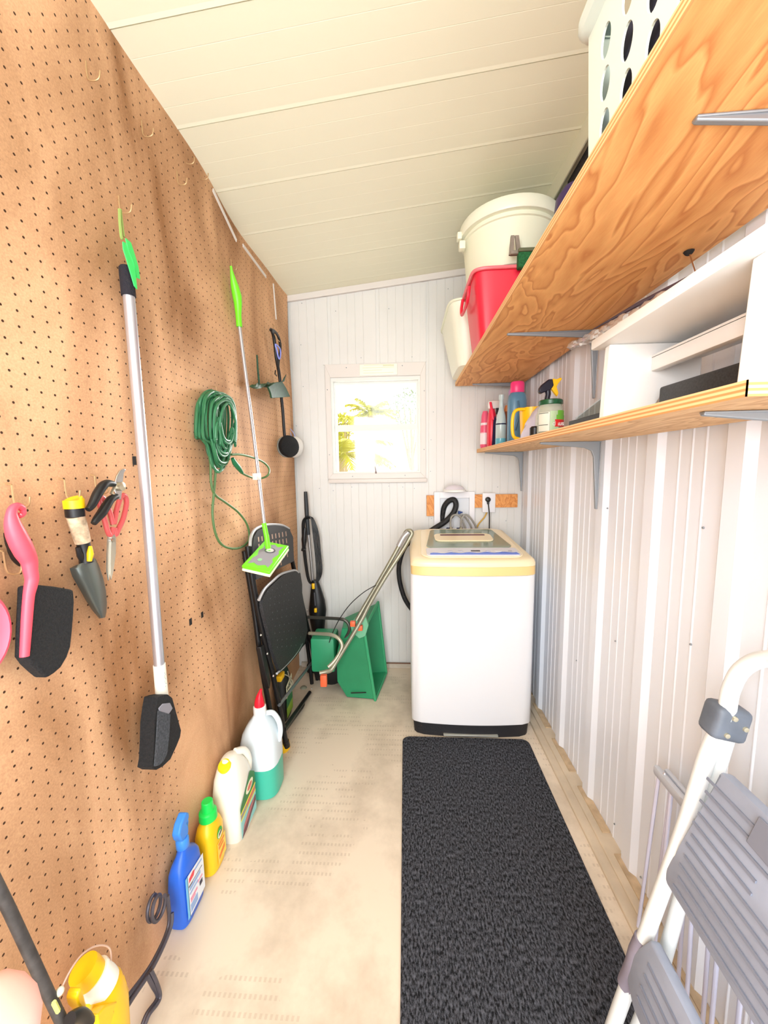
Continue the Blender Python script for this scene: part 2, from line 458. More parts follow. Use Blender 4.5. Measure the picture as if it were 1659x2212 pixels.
def flutes(x0, x1, z0, z1, mm_, yface, depth=0.0016, pitch=0.0445, batt=()):
    xs = [x0]; d = [0.0]; n0 = math.ceil(x0 / pitch)
    pts = [(x0, 0.0)]
    k = n0
    while k * pitch < x1:
        g = k * pitch
        if g - 0.0022 > x0 and g + 0.0022 < x1:
            pts += [(g - 0.0022, 0), (g - 0.0008, -depth), (g + 0.0008, -depth), (g + 0.0022, 0)]
        k += 1
    pts.append((x1, 0.0)); n = len(pts)
    vs = [(x, yface + dd, z0) for x, dd in pts] + [(x, yface + dd, z1) for x, dd in pts]
    mm_.add(vs, [(i, i + 1, n + i + 1, n + i) for i in range(n - 1)])


f = M()
for (a, b, c, d) in ((XL - 0.06, WX0, 0.03, 2.30), (WX1, XR + 0.05, 0.03, 2.30), (WX0, WX1, 0.03, WZ0), (WX0, WX1, WZ1, 2.30)):
    flutes(a, b, c, d, f, YB)
f.box(XL - 0.08, WX0 - 0.001, YB + 0.004, YB + 0.03, 0, 2.32); f.box(WX1 + 0.001, XR + 0.1, YB + 0.004, YB + 0.03, 0, 2.32)
f.box(WX0 - 0.001, WX1 + 0.001, YB + 0.004, YB + 0.03, 0, WZ0); f.box(WX0 - 0.001, WX1 + 0.001, YB + 0.004, YB + 0.03, WZ1, 2.32)
for x in (-0.434, -0.169, 0.104, 0.372, 0.632):
    zc = ceil_z(x) - 0.035
    if -0.45 < x < 0.13:
        f.box(x - 0.016, x + 0.016, YB - 0.007, YB + 0.004, 1.775, zc); f.box(x - 0.010, x + 0.004, YB - 0.0035, YB + 0.004, 0.03, 1.13); f.box(x + 0.010, x + 0.016, YB - 0.003, YB + 0.004, 0.03, 1.13)
    else:
        f.box(x - 0.016, x + 0.016, YB - 0.004, YB + 0.004, 0.03, zc)
wb = struct(f.build('wall_back', WALLB, smooth=0))
# screws in the back wall
for (px, py) in ((652, 655), (725, 672), (840, 667), (968, 624), (640, 920), (662, 1070), (930, 1018), (932, 1120), (690, 1055), (720, 1060), (760, 1052), (840, 1050), (870, 1052), (895, 1055), (1075, 1052), (1093, 1125), (936, 890), (931, 950), (650, 745), (655, 835), (890, 771), (780, 773), (912, 820), (915, 980), (756, 1030), (870, 1028)):
    p = at(px, py, Y=YB - 0.004); sc = M(); sc.lathe([(0.0022, 0), (0.0022, 0.002)], p, (0, -1, 0), 8); sc.build('screw', ZINC, parent=wb)
f = M(); f.slab([(XL, YB, ceil_z(XL)), (XR, YB, ceil_z(XR)), (XR, YB, ceil_z(XR) - 0.032), (XL, YB, ceil_z(XL) - 0.032)], (0, -0.016, 0)); struct(f.build('trim_3', TRIMW, bevel=0.002))
f = M(); f.box(XL, XR, YB - 0.014, YB, 0.0, 0.030); struct(f.build('baseboard_back', mat('floor_channel', (196, 184, 168), 0.6, var=(18, 0.15)), bevel=0.002))
f = M(); f.box(-0.20, 0.05, YB - 0.016, YB - 0.0135, 0.030, 0.037); struct(f.build('trim_4', mat('rust_line', (120, 84, 66), 0.9)))

# ceiling: long sloping pans with narrow seams
seams = [-0.8 + 0.0, -0.557, -0.314, -0.072, 0.171, 0.414, 0.656, 0.898, 1.142, 1.384, 1.624, 1.868, 2.11]
prof = [(Y0, 0)]
for sm in seams:
    prof += [(sm - 0.012, 0.0), (sm - 0.0020, -0.0012), (sm - 0.0018, 0.009), (sm + 0.0015, 0.009), (sm + 0.002, 0.0)]
    for q in (0.06, 0.12, 0.18): prof += [(sm + q, 0), (sm + q + 0.0012, 0.0003), (sm + q + 0.0024, 0)]
prof = sorted([p for p in prof if p[0] <= YB + 0.03], key=lambda t: t[0]); prof.append((YB + 0.03, 0))
f = M(); n = len(prof)
XA, XB_ = XL - 0.08, XR + 0.08
f.add([(XA, y, ceil_z(XA) + dz) for y, dz in prof] + [(XB_, y, ceil_z(XB_) + dz) for y, dz in prof], [(i, n + i, n + i + 1, i + 1) for i in range(n - 1)])
f.slab([(XA, Y0, ceil_z(XA) + 0.01), (XB_, Y0, ceil_z(XB_) + 0.01), (XB_, YB + 0.03, ceil_z(XB_) + 0.01), (XA, YB + 0.03, ceil_z(XA) + 0.01)], (0, 0, 0.04))
struct(f.build('ceiling', CEIL, smooth=0))

# right wall: ribbed metal sheet
pts = [(Y0, 0.0)]
k = 0
rib0 = 0.765 - 0.25 * 7
for r_ in range(0, 14):
    c = rib0 + r_ * 0.2535
    if c < Y0 + 0.05 or c > YB - 0.05: continue
    pts += [(c - 0.040, 0), (c - 0.024, 0.013), (c + 0.016, 0.013), (c + 0.030, 0.003), (c + 0.034, 0.003), (c + 0.037, 0)]
    for q in (0.085, 0.125, 0.165):
        if c + q < YB - 0.03: pts += [(c + q - 0.004, 0), (c + q - 0.001, 0.0018), (c + q + 0.001, 0.0018), (c + q + 0.004, 0)]
pts.append((YB, 0.0)); pts.sort(key=lambda t: t[0]); n = len(pts)
f = M(); f.add([(XR - d, y, 0.012) for y, d in pts] + [(XR - d, y, 2.29) for y, d in pts], [(i, n + i, n + i + 1, i + 1) for i in range(n - 1)])
f.box(XR + 0.002, XR + 0.04, Y0, YB + 0.02, 0, 2.33)
wr = struct(f.build('wall_right', WALLR, smooth=0))
for (px, py) in ((1160, 1548), (1204, 1622), (1247, 1692), (1328, 1780), (1385, 1895), (1357, 1735), (1330, 1385), (1410, 1110), (1493, 1392), (1520, 1140), (1313, 1098), (1304, 1232), (1298, 1290), (1246, 1427)):
    p = at(px, py, X=XR - 0.002); sc = M(); sc.lathe([(0.0028, 0), (0.0022, 0.003)], p, (-1, 0, 0), 8); sc.build('screw', ZINC, parent=wr)
f = M(); f.box(0.575, XR + 0.02, Y0, YB, 2.225, 2.262); f.box(0.571, 0.578, Y0, YB, 2.205, 2.275)
struct(f.build('trim_5', mat('soffit_cream', (222, 220, 196), 0.5), bevel=0.002))
f = M()
for i in range(11):
    y = -0.7 + i * 0.2535 + 0.05; f.box(0.60, XR, y, y + 0.17, 2.135, 2.226)
struct(f.build('trim_6', mat('gap_shade', (52, 48, 46), 0.95, var=(150, 0.5))))  # shade of the open gaps under the soffit, put in as dark boxes
# white edge strips along the top of the pegboard
st = 0
for (pa, pb, nm) in (((459, 410), (510, 520), 'pale metal strip along the pegboard top, nearest to the camera'), ((524, 530), (574, 598), 'pale metal strip along the pegboard top, above the mop handle'), ((590, 613), (596, 690), 'short upright pale metal strip near the back corner')):
    a = at(*pa, X=XL + 0.024); b = at(*pb, X=XL + 0.024); u = (b - a).normalized(); w_ = Vector((1, 0, 0)).cross(u).normalized() * 0.006
    f = M(); f.slab([a - w_, b - w_, b + w_, a + w_], (0.003, 0, 0))
    tag(f.build('metal_strip', TRIMW), nm, 'strip', 'strips on the pegboard edge')

# ------------------------------------------------------------------ window
wo = bpy.data.objects.new('window_1', None); C.objects.link(wo); wo.location = ((WX0 + WX1) / 2, YB, WZ0); ORG['window_1'] = Vector(wo.location); struct(wo)
f = M(); OX0, OX1, OZ0, OZ1 = -0.441, 0.118, 1.140, 1.775
y1 = YB - 0.010
f.slab([(OX0, y1, OZ0), (OX1, y1, OZ0), (WX1, y1, WZ0), (WX0, y1, WZ0)], (0, 0.010, 0)); f.slab([(OX0, y1, OZ1), (OX1, y1, OZ1), (WX1, y1, WZ1), (WX0, y1, WZ1)], (0, 0.010, 0))
f.slab([(OX0, y1, OZ0), (WX0, y1, WZ0), (WX0, y1, WZ1), (OX0, y1, OZ1)], (0, 0.010, 0)); f.slab([(OX1, y1, OZ0), (WX1, y1, WZ0), (WX1, y1, WZ1), (OX1, y1, OZ1)], (0, 0.010, 0))
fr = f.build('window_frame', TRIMW, parent=wo, bevel=0.0015)
for x, z in ((-0.32, 1.756), (-0.01, 1.758), (-0.43, 1.64), (0.11, 1.62), (-0.43, 1.28), (0.108, 1.30), (-0.30, 1.155), (0.0, 1.157)): sc = M(); sc.lathe([(0.003, 0), (0.002, 0.003)], (x, y1, z), (0, -1, 0), 8); sc.build('screw', ZINC, parent=fr)
f = M(); f.rbox(OX0 + 0.004, OX1 + 0.006, YB - 0.026, YB - 0.002, 1.118, 1.140, 0.003); f.build('window_sill', TRIMW, parent=wo)
f = M()
f.box(WX0, WX0 + 0.012, YB, YB + 0.06, WZ0, WZ1); f.box(WX1 - 0.012, WX1, YB, YB + 0.06, WZ0, WZ1); f.box(WX0 + 0.012, WX1 - 0.012, YB + 0.0005, YB + 0.059, WZ1 - 0.020, WZ1); f.box(WX0 + 0.012, WX1 - 0.012, YB + 0.0005, YB + 0.059, WZ0, WZ0 + 0.010)
f.box(WX0 + 0.012, WX0 + 0.026, YB + 0.027, YB + 0.047, WZ0 + 0.01, WZ1 - 0.02); f.box(WX1 - 0.024, WX1 - 0.012, YB + 0.027, YB + 0.047, WZ0 + 0.01, WZ1 - 0.02)
f.box(WX0 + 0.026, WX1 - 0.024, YB + 0.028, YB + 0.048, 1.428, 1.448); f.box(WX0 + 0.026, WX1 - 0.024, YB + 0.022, YB + 0.038, 1.412, 1.428); f.box(WX0 + 0.026, WX1 - 0.024, YB + 0.028, YB + 0.048, WZ1 - 0.034, WZ1 - 0.020)
f.build('sash', mat('sash_white', (228, 228, 222), 0.4), parent=wo, smooth=0)
f = M(); f.box(WX0 + 0.026, WX1 - 0.024, YB + 0.037, YB + 0.039, WZ0 + 0.010, 1.428); f.box(WX0 + 0.026, WX1 - 0.024, YB + 0.037, YB + 0.039, 1.448, WZ1 - 0.034)
f.build('window_glass', glass_mat('clear_glass', refl=0.05), parent=wo, smooth=0)
p = at(812, 1018, Y=YB - 0.01); f = M(); f.tube([p + Vector((0, 0, -0.012)), p + Vector((0, -0.004, 0)), p + Vector((-0.003, -0.008, 0.028))], [0.005, 0.004, 0.002]); f.build('latch', mat('latch_pewter', (150, 130, 125), 0.5), parent=wo)
a, b = at(777, 812, Y=YB - 0.014), at(858, 786, Y=YB - 0.014)
f = M(); f.rbox(a.x, b.x, YB - 0.0165, YB - 0.0125, a.z, b.z + 0.002, 0.0018)
nl = thing('label_plate', 'pale rounded sticker plate over the top of the window frame', 'label', ((a.x + b.x) / 2, YB - 0.0125, a.z))
f.build('plate', mat('pale_sticker', (246, 246, 232), 0.5), parent=nl)
f = M()
for i, (u0, u1) in enumerate(((0.1, 0.9), (0.1, 0.6), (0.08, 0.92), (0.12, 0.85))): zz = a.z + 0.012 + i * 0.014; f.box(a.x + (b.x - a.x) * u0, a.x + (b.x - a.x) * u1, YB - 0.0172, YB - 0.0166, zz, zz + 0.0022)
f.box(a.x + 0.13, a.x + 0.19, YB - 0.0173, YB - 0.0166, a.z + 0.047, a.z + 0.055); f.build('printed_lines', mat('faint_print', (222, 224, 190), 0.6), parent=nl)

# ------------------------------------------------------------------ outside: bright yard with palms
f = M(); f.box(-12, 12, YB + 0.3, 30, -0.3, -0.12); struct(f.build('ground', mat('sunlit_concrete', (235, 235, 232), 0.8), smooth=0))
LEAFY = mat('sunlit_palm', (168, 166, 14), 0.6); LEAFG = mat('sunlit_tree_leaf', (92, 112, 50), 0.7)
TRUNK = mat('palm_stem', (150, 130, 90), 0.8)


def frond(m_, base, tip, droop, wid, nl_=16):
    base = Vector(base); tip = Vector(tip); pts = []
    for i in range(13):
        t = i / 12; p = base.lerp(tip, t); p.z += droop * 4 * t * (1 - t); pts.append(p)
    m_.tube(pts, [0.008 * (1 - 0.7 * i / 12) for i in range(13)], seg=5)
    side = (tip - base).cross(Vector((0, 0, 1))).normalized()
    for i in range(nl_):
        t = 0.15 + 0.83 * i / nl_; k = min(11, int(t * 12)); p = pts[k].lerp(pts[k + 1], t * 12 - k); d = (pts[k + 1] - pts[k]).normalized()
        L = 1.15 * wid * math.sin(PI * (0.15 + 0.8 * t)) * random.uniform(0.8, 1.1)
        for sgn in (-1, 1):
            e = p + side * sgn * L * 0.7 + d * L * 0.6 + Vector((0, 0, -L * 0.35 + random.uniform(-.03, .03))); q = d * 0.020
            m_.add([p - q, p + q, e, p.lerp(e, 0.6) + Vector((0, 0, 0.006))], [(0, 1, 2), (0, 2, 3)])


def palm(base, h, n, L, label):
    t = thing('palm', label, 'palm', base, 'palms seen through the window')
    b = Vector(base); top = b + Vector((0.05, 0, h)); f = M(); f.tube([b, b.lerp(top, 0.5) + Vector((0.03, 0, 0)), top], [0.09, 0.07, 0.06]); f.build('stem', TRUNK, parent=t)
    f = M()
    for i in range(n):
        a = 2 * PI * i / n + random.uniform(-.2, .2); el = random.uniform(-0.2, 0.75)
        frond(f, top, top + Vector((math.cos(a) * L * math.cos(el), math.sin(a) * L * math.cos(el) * 0.7, math.sin(el) * L - 0.1)), 0.16 * L, L * 0.26)
    f.build('fronds', LEAFY, parent=t)


palm((-0.84, 4.6, -0.12), 1.45, 22, 0.72, 'low palm with long arching fronds at the lower left of the window')
palm((-0.72, 7.6, -0.12), 2.35, 24, 0.60, 'round yellow-green palm seen at mid height in the window, left of centre')


def bush(base, r, h, label, nm='shrub', n=420, mt=None, trunk=True, lf=0.05):
    t = thing(nm, label, 'tree' if nm == 'tree' else 'bush', base, None); b = Vector(base); f = M()
    f.tube([b, b + Vector((0.05, 0, h * 0.5)), b + Vector((0, 0, h))], [0.06, 0.04, 0.02], seg=6)
    for i in range(6): a = i * 1.05; f.tube([b + Vector((0, 0, h * 0.5)), b + Vector((math.cos(a) * r * 0.6, math.sin(a) * r * 0.6, h + r * 0.2))], [0.03, 0.01], seg=5)
    f.build('trunk', TRUNK, parent=t); f = M()
    for i in range(n):
        v = Vector((random.gauss(0, 1), random.gauss(0, 1), random.gauss(0, 1))).normalized() * r * random.uniform(0.35, 1) ** 0.5
        c = b + Vector((0, 0, h)) + Vector((v.x, v.y, v.z * 0.9)); a = Vector((random.uniform(-1, 1), random.uniform(-1, 1), random.uniform(-1, 1))).normalized() * lf; d = a.orthogonal().normalized() * lf * 0.4
        f.add([c, c + a * 0.5 + d, c + a, c + a * 0.5 - d], [(0, 1, 2, 3)])
    f.build('leaves', mt or LEAFG, parent=t)


bush((0.12, 8.2, -0.12), 0.46, 2.55, 'airy pale green tree seen at the right side of the upper window', 'tree', 520)
bush((-1.02, 6.3, -0.12), 0.22, 2.02, 'low rounded yellow bush at the left of the upper window pane', 'shrub', 600, LEAFY)

# ================================================================== SHELVES
S1Z, S2Z = 1.634, 1.276
T = 0.019


def shelf(name, x0, x1, y0, y1, z0, label, under):
    t = thing(name, label, 'shelf', ((x0 + x1) / 2, (y0 + y1) / 2, z0))
    f = M(); e = 0.0015
    f.use(0).box(x0 + e, x1, y0 + e, y1, z0, z0 + T)
    f.build('board', [under], parent=t, smooth=0)
    f = M(); f.box(x0, x0 + e, y0, y1, z0, z0 + T); f.box(x0, x1, y0, y0 + e, z0, z0 + T); f.build('board_edge', PLYE, parent=t, smooth=0)
    return t


S1X, S2X = 0.275, 0.395
shelf('plywood_shelf', S1X, 0.627, 0.05, 2.14, S1Z, 'upper plywood shelf with strong orange grain seen from below', PLY)
shelf('plywood_shelf', S2X, 0.627, 0.475, 2.14, S2Z, 'lower narrow plywood shelf under the big one', PLY2)


def bracket(y, z, arm, leg, label, xw=0.629):
    t = thing('shelf_bracket', label, 'bracket', (xw, y, z - leg), 'grey steel shelf brackets')
    f = M(); hw = 0.011
    # tapered horizontal arm, rounded corner and tapered vertical leg, one stamped profile
    outer = [(0, 0), (-arm, 0), (-arm, -0.006), (-0.05, -0.020), (-0.028, -0.030), (-0.020, -0.050), (-0.007, -leg), (0, -leg)]
    f.slab([(xw + u, y - 0.0045, z + v) for u, v in outer], (0, 0.009, 0)); f.build('web', ZINC, parent=t, bevel=0.002)
    f = M(); f.slab([(xw - 0.003, y - hw, z), (xw - 0.003, y + hw, z), (xw - 0.003, y + hw * 0.45, z - leg), (xw - 0.003, y - hw * 0.45, z - leg)], (0.003, 0, 0))
    f.slab([(xw, y - hw, z - 0.003), (xw, y + hw, z - 0.003), (xw - arm, y + hw * 0.5, z - 0.003), (xw - arm, y - hw * 0.5, z - 0.003)], (0, 0, 0.003)); f.build('flange', ZINC, parent=t, bevel=0.001)
    for q in (0.045, leg * 0.8): f = M(); f.lathe([(0.004, 0), (0.003, 0.003)], (xw - 0.003, y, z - q), (-1, 0, 0), 8); f.build('screw', ALU, parent=t)


bracket(1.28, S2Z - 0.0005, 0.19, 0.22, 'grey steel bracket under the lower shelf, beside the washer corner')
bracket(2.09, S2Z - 0.0005, 0.20, 0.21, 'grey steel bracket under the far end of the lower shelf, above the outlet')
bracket(0.60, S2Z - 0.0005, 0.19, 0.21, 'grey steel bracket under the near end of the lower shelf')
bracket(1.33, S1Z - 0.0005, 0.29, 0.215, 'grey steel bracket under the middle of the upper shelf')
bracket(2.09, S1Z - 0.0005, 0.27, 0.21, 'grey steel bracket at the far end under the upper shelf')
bracket(0.555, S1Z - 0.0005, 0.26, 0.20, 'pale steel bracket under the near end of the upper shelf')

# ---- upper shelf contents
ZT = S1Z + T
# frosted white bin
def tub(m_, bot, top, z0, z1, wall=0.003, r=6.0, steps=5):
    rings = []
    def ring(k, z, ins):
        x0, x1, y0, y1 = [a + (b - a) * k for a, b in zip(bot, top)]
        return sring((x0 + x1) / 2, (y0 + y1) / 2, z, (x1 - x0) / 2 - ins, (y1 - y0) / 2 - ins, r, 44)
    for i in range(steps + 1): rings.append(ring(i / steps, z0 + (z1 - z0) * i / steps, 0))
    for i in range(steps, -1, -1): rings.append(ring(i / steps, max(z0 + wall, z0 + (z1 - z0) * i / steps), wall))
    m_.loft(rings)


t = thing('storage_bin', 'tall frosted white plastic bin on the far end of the upper shelf', 'bin', (0.40, 1.9, ZT))
zt = 1.900
f = M(); tub(f, (0.245, 0.57, 1.78, 2.08), (0.195, 0.61, 1.700, 2.135), ZT, zt, r=8); f.build('bin_body', mat('frosted_plastic', (242, 243, 224), 0.35), parent=t)
f = M(); f.tube(sring(0.4025, 1.9175, zt, 0.2095, 0.2195, 8, 44), 0.005, closed=True, seg=8); f.build('rim', mat('frosted_rim', (236, 238, 214), 0.4), parent=t)
# red tub
t = thing('plastic_tub', 'bright red square plastic tub on the upper shelf beside the white bin', 'tub', (0.41, 1.54, ZT))
rx0, ry0, ry1 = 0.249, 1.425, 1.685; zr = 1.882
f = M(); tub(f, (0.276, 0.55, 1.445, 1.660), (0.249, 0.58, ry0, ry1), ZT, zr, r=8); f.build('tub_body', RED, parent=t)
f = M(); f.tube(sring(0.4145, (ry0 + ry1) / 2, zr, 0.172, 0.136, 8, 44), 0.006, closed=True, seg=8); f.build('rim', mat('faded_red_rim', (240, 120, 130), 0.4), parent=t)
f = M(); f.tube(smoothpath([(rx0 - 0.008, ry1 - 0.03, zr - 0.005), (rx0 - 0.014, ry1 - 0.035, zr - 0.045), (rx0 - 0.014, ry1 - 0.06, zr - 0.075), (rx0 - 0.014, ry0 + 0.075, zr - 0.075), (rx0 - 0.010, ry0 + 0.06, zr - 0.03)]), 0.006, seg=8); f.build('handle', RED, parent=t)
p = at(1113, 628, Y=ry0 + 0.004); f = M(); f.slab([(p.x - 0.010, ry0 + 0.0035, p.z - 0.02), (p.x + 0.03, ry0 + 0.0035, p.z - 0.02), (p.x + 0.03, ry0 + 0.0015, p.z + 0.015), (p.x - 0.010, ry0 + 0.0015, p.z + 0.015)], (0, -0.002, 0)); f.build('price_tag', mat('tag_pink', (250, 222, 214), 0.6), parent=t)
# green brush hooked on the tub rim
YBR = ry0 - 0.022
a = at(1117, 582, Y=YBR); b = at(1168, 546, Y=YBR)
t = thing('hand_brush', 'green bristle brush with a grey clip hooked on the red tub rim', 'brush', (a.x + 0.03, YBR, a.z))
f = M(); f.rbox(a.x, b.x, YBR - 0.014, YBR + 0.010, a.z, b.z, 0.004); f.build('bristles', mat('turf_green', (34, 104, 58), 0.9, bump=(300, 1), var=(200, 0.4)), parent=t)
f = M(); f.rbox(a.x, b.x + 0.01, YBR - 0.016, YBR + 0.014, b.z, b.z + 0.012, 0.003); f.build('back', mat('brush_back', (96, 100, 72), 0.7), parent=t)
f = M()
for (u, v) in ((at(1104, 550, Y=YBR), at(1108, 508, Y=YBR)), (at(1121, 547, Y=YBR), at(1117, 508, Y=YBR))):
    n_ = Vector((0.006, 0, 0)); f.slab([u - n_, u + n_ * 1.3, v + n_, v - n_], (0, 0.008, 0))
f.rbox(a.x - 0.024, a.x + 0.02, YBR - 0.006, YBR + 0.012, b.z - 0.002, b.z + 0.010, 0.003)
f.build('clip', mat('weathered_clip', (140, 128, 116), 0.7, var=(40, 0.2)), parent=t)
# round lidded bucket resting on the tub and the bin
BC = Vector((0.410, 1.615, 0)); bz0, bz1 = 1.908, 2.118
t = thing('bucket', 'big round cream bucket with a lid, above the red tub and the white bin', 'bucket', (BC.x, BC.y, bz0))
CB = mat('bucket_cream', (236, 236, 212), 0.4)
f = M(); f.lathe([(0.150, 0), (0.158, 0.004), (0.172, 0.150), (0.178, 0.152), (0.178, 0.160), (0.172, 0.163), (0.172, 0.176)], (BC.x, BC.y, bz0), seg=48); f.build('bucket_body', CB, parent=t)
f = M(); f.lathe([(0.174, 0.168), (0.187, 0.170), (0.190, 0.176), (0.188, 0.208), (0.184, 0.214), (0.176, 0.212), (0.172, 0.205)], (BC.x, BC.y, bz0), seg=48); f.build('lid', mat('lid_cream', (238, 238, 218), 0.35), parent=t)
f = M(); f.rbox(BC.x - 0.202, BC.x - 0.184, BC.y - 0.035, BC.y - 0.005, bz0 + 0.160, bz0 + 0.186, 0.004); f.rbox(BC.x - 0.198, BC.x - 0.174, BC.y - 0.06, BC.y - 0.030, bz0 + 0.112, bz0 + 0.142, 0.005); f.build('handle_lug', CB, parent=t)
# purple bottle lying behind
p = at(1240, 415, X=0.50)
t = thing('jug', 'dark purple round jug standing behind the bucket against the ribbed wall', 'jug', (0.50, p.y, ZT))
f = M(); f.lathe([(0.046, 0), (0.055, 0.01), (0.056, 0.22), (0.050, 0.265)], (0.50, p.y, ZT), seg=28); f.build('body', mat('lilac_translucent', (150, 130, 170), 0.3), parent=t)
f = M(); f.lathe([(0.050, 0.265), (0.054, 0.275), (0.049, 0.325), (0.030, 0.352), (0.003, 0.356)], (0.50, p.y, ZT), seg=28); f.build('cap', mat('dark_purple', (58, 34, 92), 0.4), parent=t)


# laundry basket with oval holes
def holed(m_, P, cols, rows, hw, hh, thick):
    """panel P(u,v) split in cells, every cell with an oval opening"""
    cu = [(cols[i] + cols[i + 1]) / 2 for i in range(len(cols) - 1)]; cv = [(rows[j] + rows[j + 1]) / 2 for j in range(len(rows) - 1)]
    du = abs(cols[1] - cols[0]); dv = abs(rows[1] - rows[0])
    for a in range(len(cu)):
        for b_ in range(len(cv)):
            inn = []; out = []
            for t_ in range(24):
                an = 2 * PI * t_ / 24; c_, s_ = math.cos(an), math.sin(an)
                inn.append((cu[a] + hw * c_, cv[b_] + hh * s_)); k_ = 1 / max(abs(c_), abs(s_)); out.append((cu[a] + du / 2 * c_ * k_, cv[b_] + dv / 2 * s_ * k_))
            for q in range(24):
                r_ = (q + 1) % 24
                m_.add([P(*out[q]), P(*out[r_]), P(*inn[r_]), P(*inn[q])], [(0, 1, 2, 3)])
            n0 = Vector(thick)
            for q in range(24):
                r_ = (q + 1) % 24; A, B = Vector(P(*inn[q])), Vector(P(*inn[r_])); m_.add([A, B, B + n0, A + n0], [(0, 1, 2, 3)])


BASK = mat('pale_mint_plastic', (222, 234, 224), 0.4)
bx0, bx1, by0, by1, bzb, bzt = 0.290, 0.600, 0.10, 0.668, ZT, 1.846
t = thing('laundry_basket', 'pale plastic laundry basket with oval holes on the near end of the upper shelf', 'basket', (0.445, 0.38, ZT))
f = M()
ys = [by1 - 0.020 - 0.0535 * i for i in range(11)]; zs = [1.656 + 0.0535 * i for i in range(4)]
for (xx, fl) in ((bx0, -1), (bx1, 1)):
    P = lambda u, v, xx=xx, fl=fl: (xx + fl * 0.03 * (v - bzb), u, v)
    holed(f, P, ys, zs, 0.0135, 0.0205, (0.003 * -fl, 0, 0))
    f.add([P(by1 + 0.03 * (z_ - bzb), z_) if e_ == 0 else P(ys[0], z_) for z_ in (bzb, bzt) for e_ in (0, 1)], [(0, 1, 3, 2)])
    f.add([P(ys[-1], bzb), P(by0, bzb), P(by0, bzt), P(ys[-1], bzt)], [(0, 1, 2, 3)])
    for (za, zb) in ((bzb, zs[0]), (zs[-1], bzt)): f.add([P(ys[0], za), P(ys[-1], za), P(ys[-1], zb), P(ys[0], zb)], [(0, 1, 2, 3)])
xs_ = [bx0 + 0.020 + 0.0540 * i for i in range(6)]
for yy, fl in ((by1, 1), (by0, -1)):
    P = lambda u, v, yy=yy, fl=fl: (u, yy + fl * 0.03 * (v - bzb), v)
    holed(f, P, xs_, zs, 0.0135, 0.0205, (0, 0.003 * -fl, 0))
    f.add([P(bx0 - 0.03 * (v_ - bzb), v_) if e_ == 0 else P(xs_[0], v_) for v_ in (bzb, bzt) for e_ in (0, 1)], [(0, 1, 3, 2)])
    f.add([P(xs_[-1], bzb), P(bx1, bzb), P(bx1, bzt), P(xs_[-1], bzt)], [(0, 1, 2, 3)])
    for (za, zb) in ((bzb, zs[0]), (zs[-1], bzt)): f.add([P(xs_[0], za), P(xs_[-1], za), P(xs_[-1], zb), P(xs_[0], zb)], [(0, 1, 2, 3)])
f.box(bx0, bx1, by0, by1, bzb, bzb + 0.003)
f.build('basket_body', BASK, parent=t, smooth=15)
f = M()
rr = lambda e_, z_: [(bx0 - e_, by0 - e_, z_), (bx1 + e_, by0 - e_, z_), (bx1 + e_, by1 + e_, z_), (bx0 - e_, by1 + e_, z_)]
def rrect(e_, z_, rad=0.03):
    x0, x1, y0, y1 = bx0 - e_, bx1 + e_, by0 - e_, by1 + e_; out = []
    for cx, cy, a0 in ((x1 - rad, y1 - rad, 0), (x0 + rad, y1 - rad, PI / 2), (x0 + rad, y0 + rad, PI), (x1 - rad, y0 + rad, 1.5 * PI)):
        for i in range(7): an = a0 + i * PI / 12; out.append(Vector((cx + rad * math.cos(an), cy + rad * math.sin(an), z_)))
    return out
f.loft([rrect(0.004, bzt - 0.004), rrect(0.020, bzt + 0.000), rrect(0.024, bzt + 0.006), rrect(0.024, bzt + 0.014), rrect(0.020, bzt + 0.018), rrect(0.002, bzt + 0.018), rrect(0.0, bzt + 0.012)], cap=False)
f.build('rim', mat('basket_rim', (214, 226, 220), 0.4), parent=t)

f = M(); rings = []
for i in range(8):
    h = i / 7; z_ = bzb + 0.006 + h * 0.150; k_ = 1 - 0.05 * h ** 3
    rings.append([Vector((0.445 + (p.x - 0.445) * k_ + 0.004 * math.sin(j * 1.7 + i), 0.385 + (p.y - 0.385) * k_ + 0.004 * math.cos(j * 2.1 + i * 1.3), z_)) for j, p in enumerate(sring(0.445, 0.385, 0, 0.140, 0.268, 20, 40))])
f.loft(rings); tag(f.build('folded_blanket', mat('plum_grey_cloth', (72, 66, 82), 0.95, bump=(60, 0.6), var=(18, 0.3)), smooth=70), 'dark plum-grey cloth seen through the oval holes of the pale laundry basket', 'cloth')

# ---- lower shelf contents
ZS = S2Z + T


def blob(rings_):  # rings given as (cx, cy, z, a, b, n)
    return [sring(cx, cy, z, a, b, n, 28) for (cx, cy, z, a, b, n) in rings_]


def simple_bottle(name, label, cat, x, y, z, prof, material, parts=(), n=2.0, ratio=1.0, mt_name='bottle_body'):
    t = thing(name, label, cat, (x, y, z)); f = M()
    f.loft([sring(x, y, z + h, r, r * ratio, n, 28) for r, h in prof]); f.build(mt_name, material, parent=t)
    for (nm, pr, m_) in parts: f = M(); f.loft([sring(x, y, z + h, r, r * ratio, 2.0, 24) for r, h in pr]); f.build(nm, m_, parent=t)
    return t


BLB = mat('smoky_blue_plastic', (92, 138, 168), 0.3)
# pink bottle at the far left end
simple_bottle('detergent_bottle', 'pink and white bottle at the far left end of the lower shelf', 'bottle', 0.418, 2.045, ZS, [(0.020, 0), (0.024, 0.01), (0.024, 0.10), (0.018, 0.17), (0.012, 0.19)], mat('pink_liquid', (236, 96, 130), 0.35), [('stripe', [(0.0245, 0.02), (0.0248, 0.06), (0.022, 0.13)], mat('white_stripe', (246, 232, 236), 0.4))], ratio=0.8)
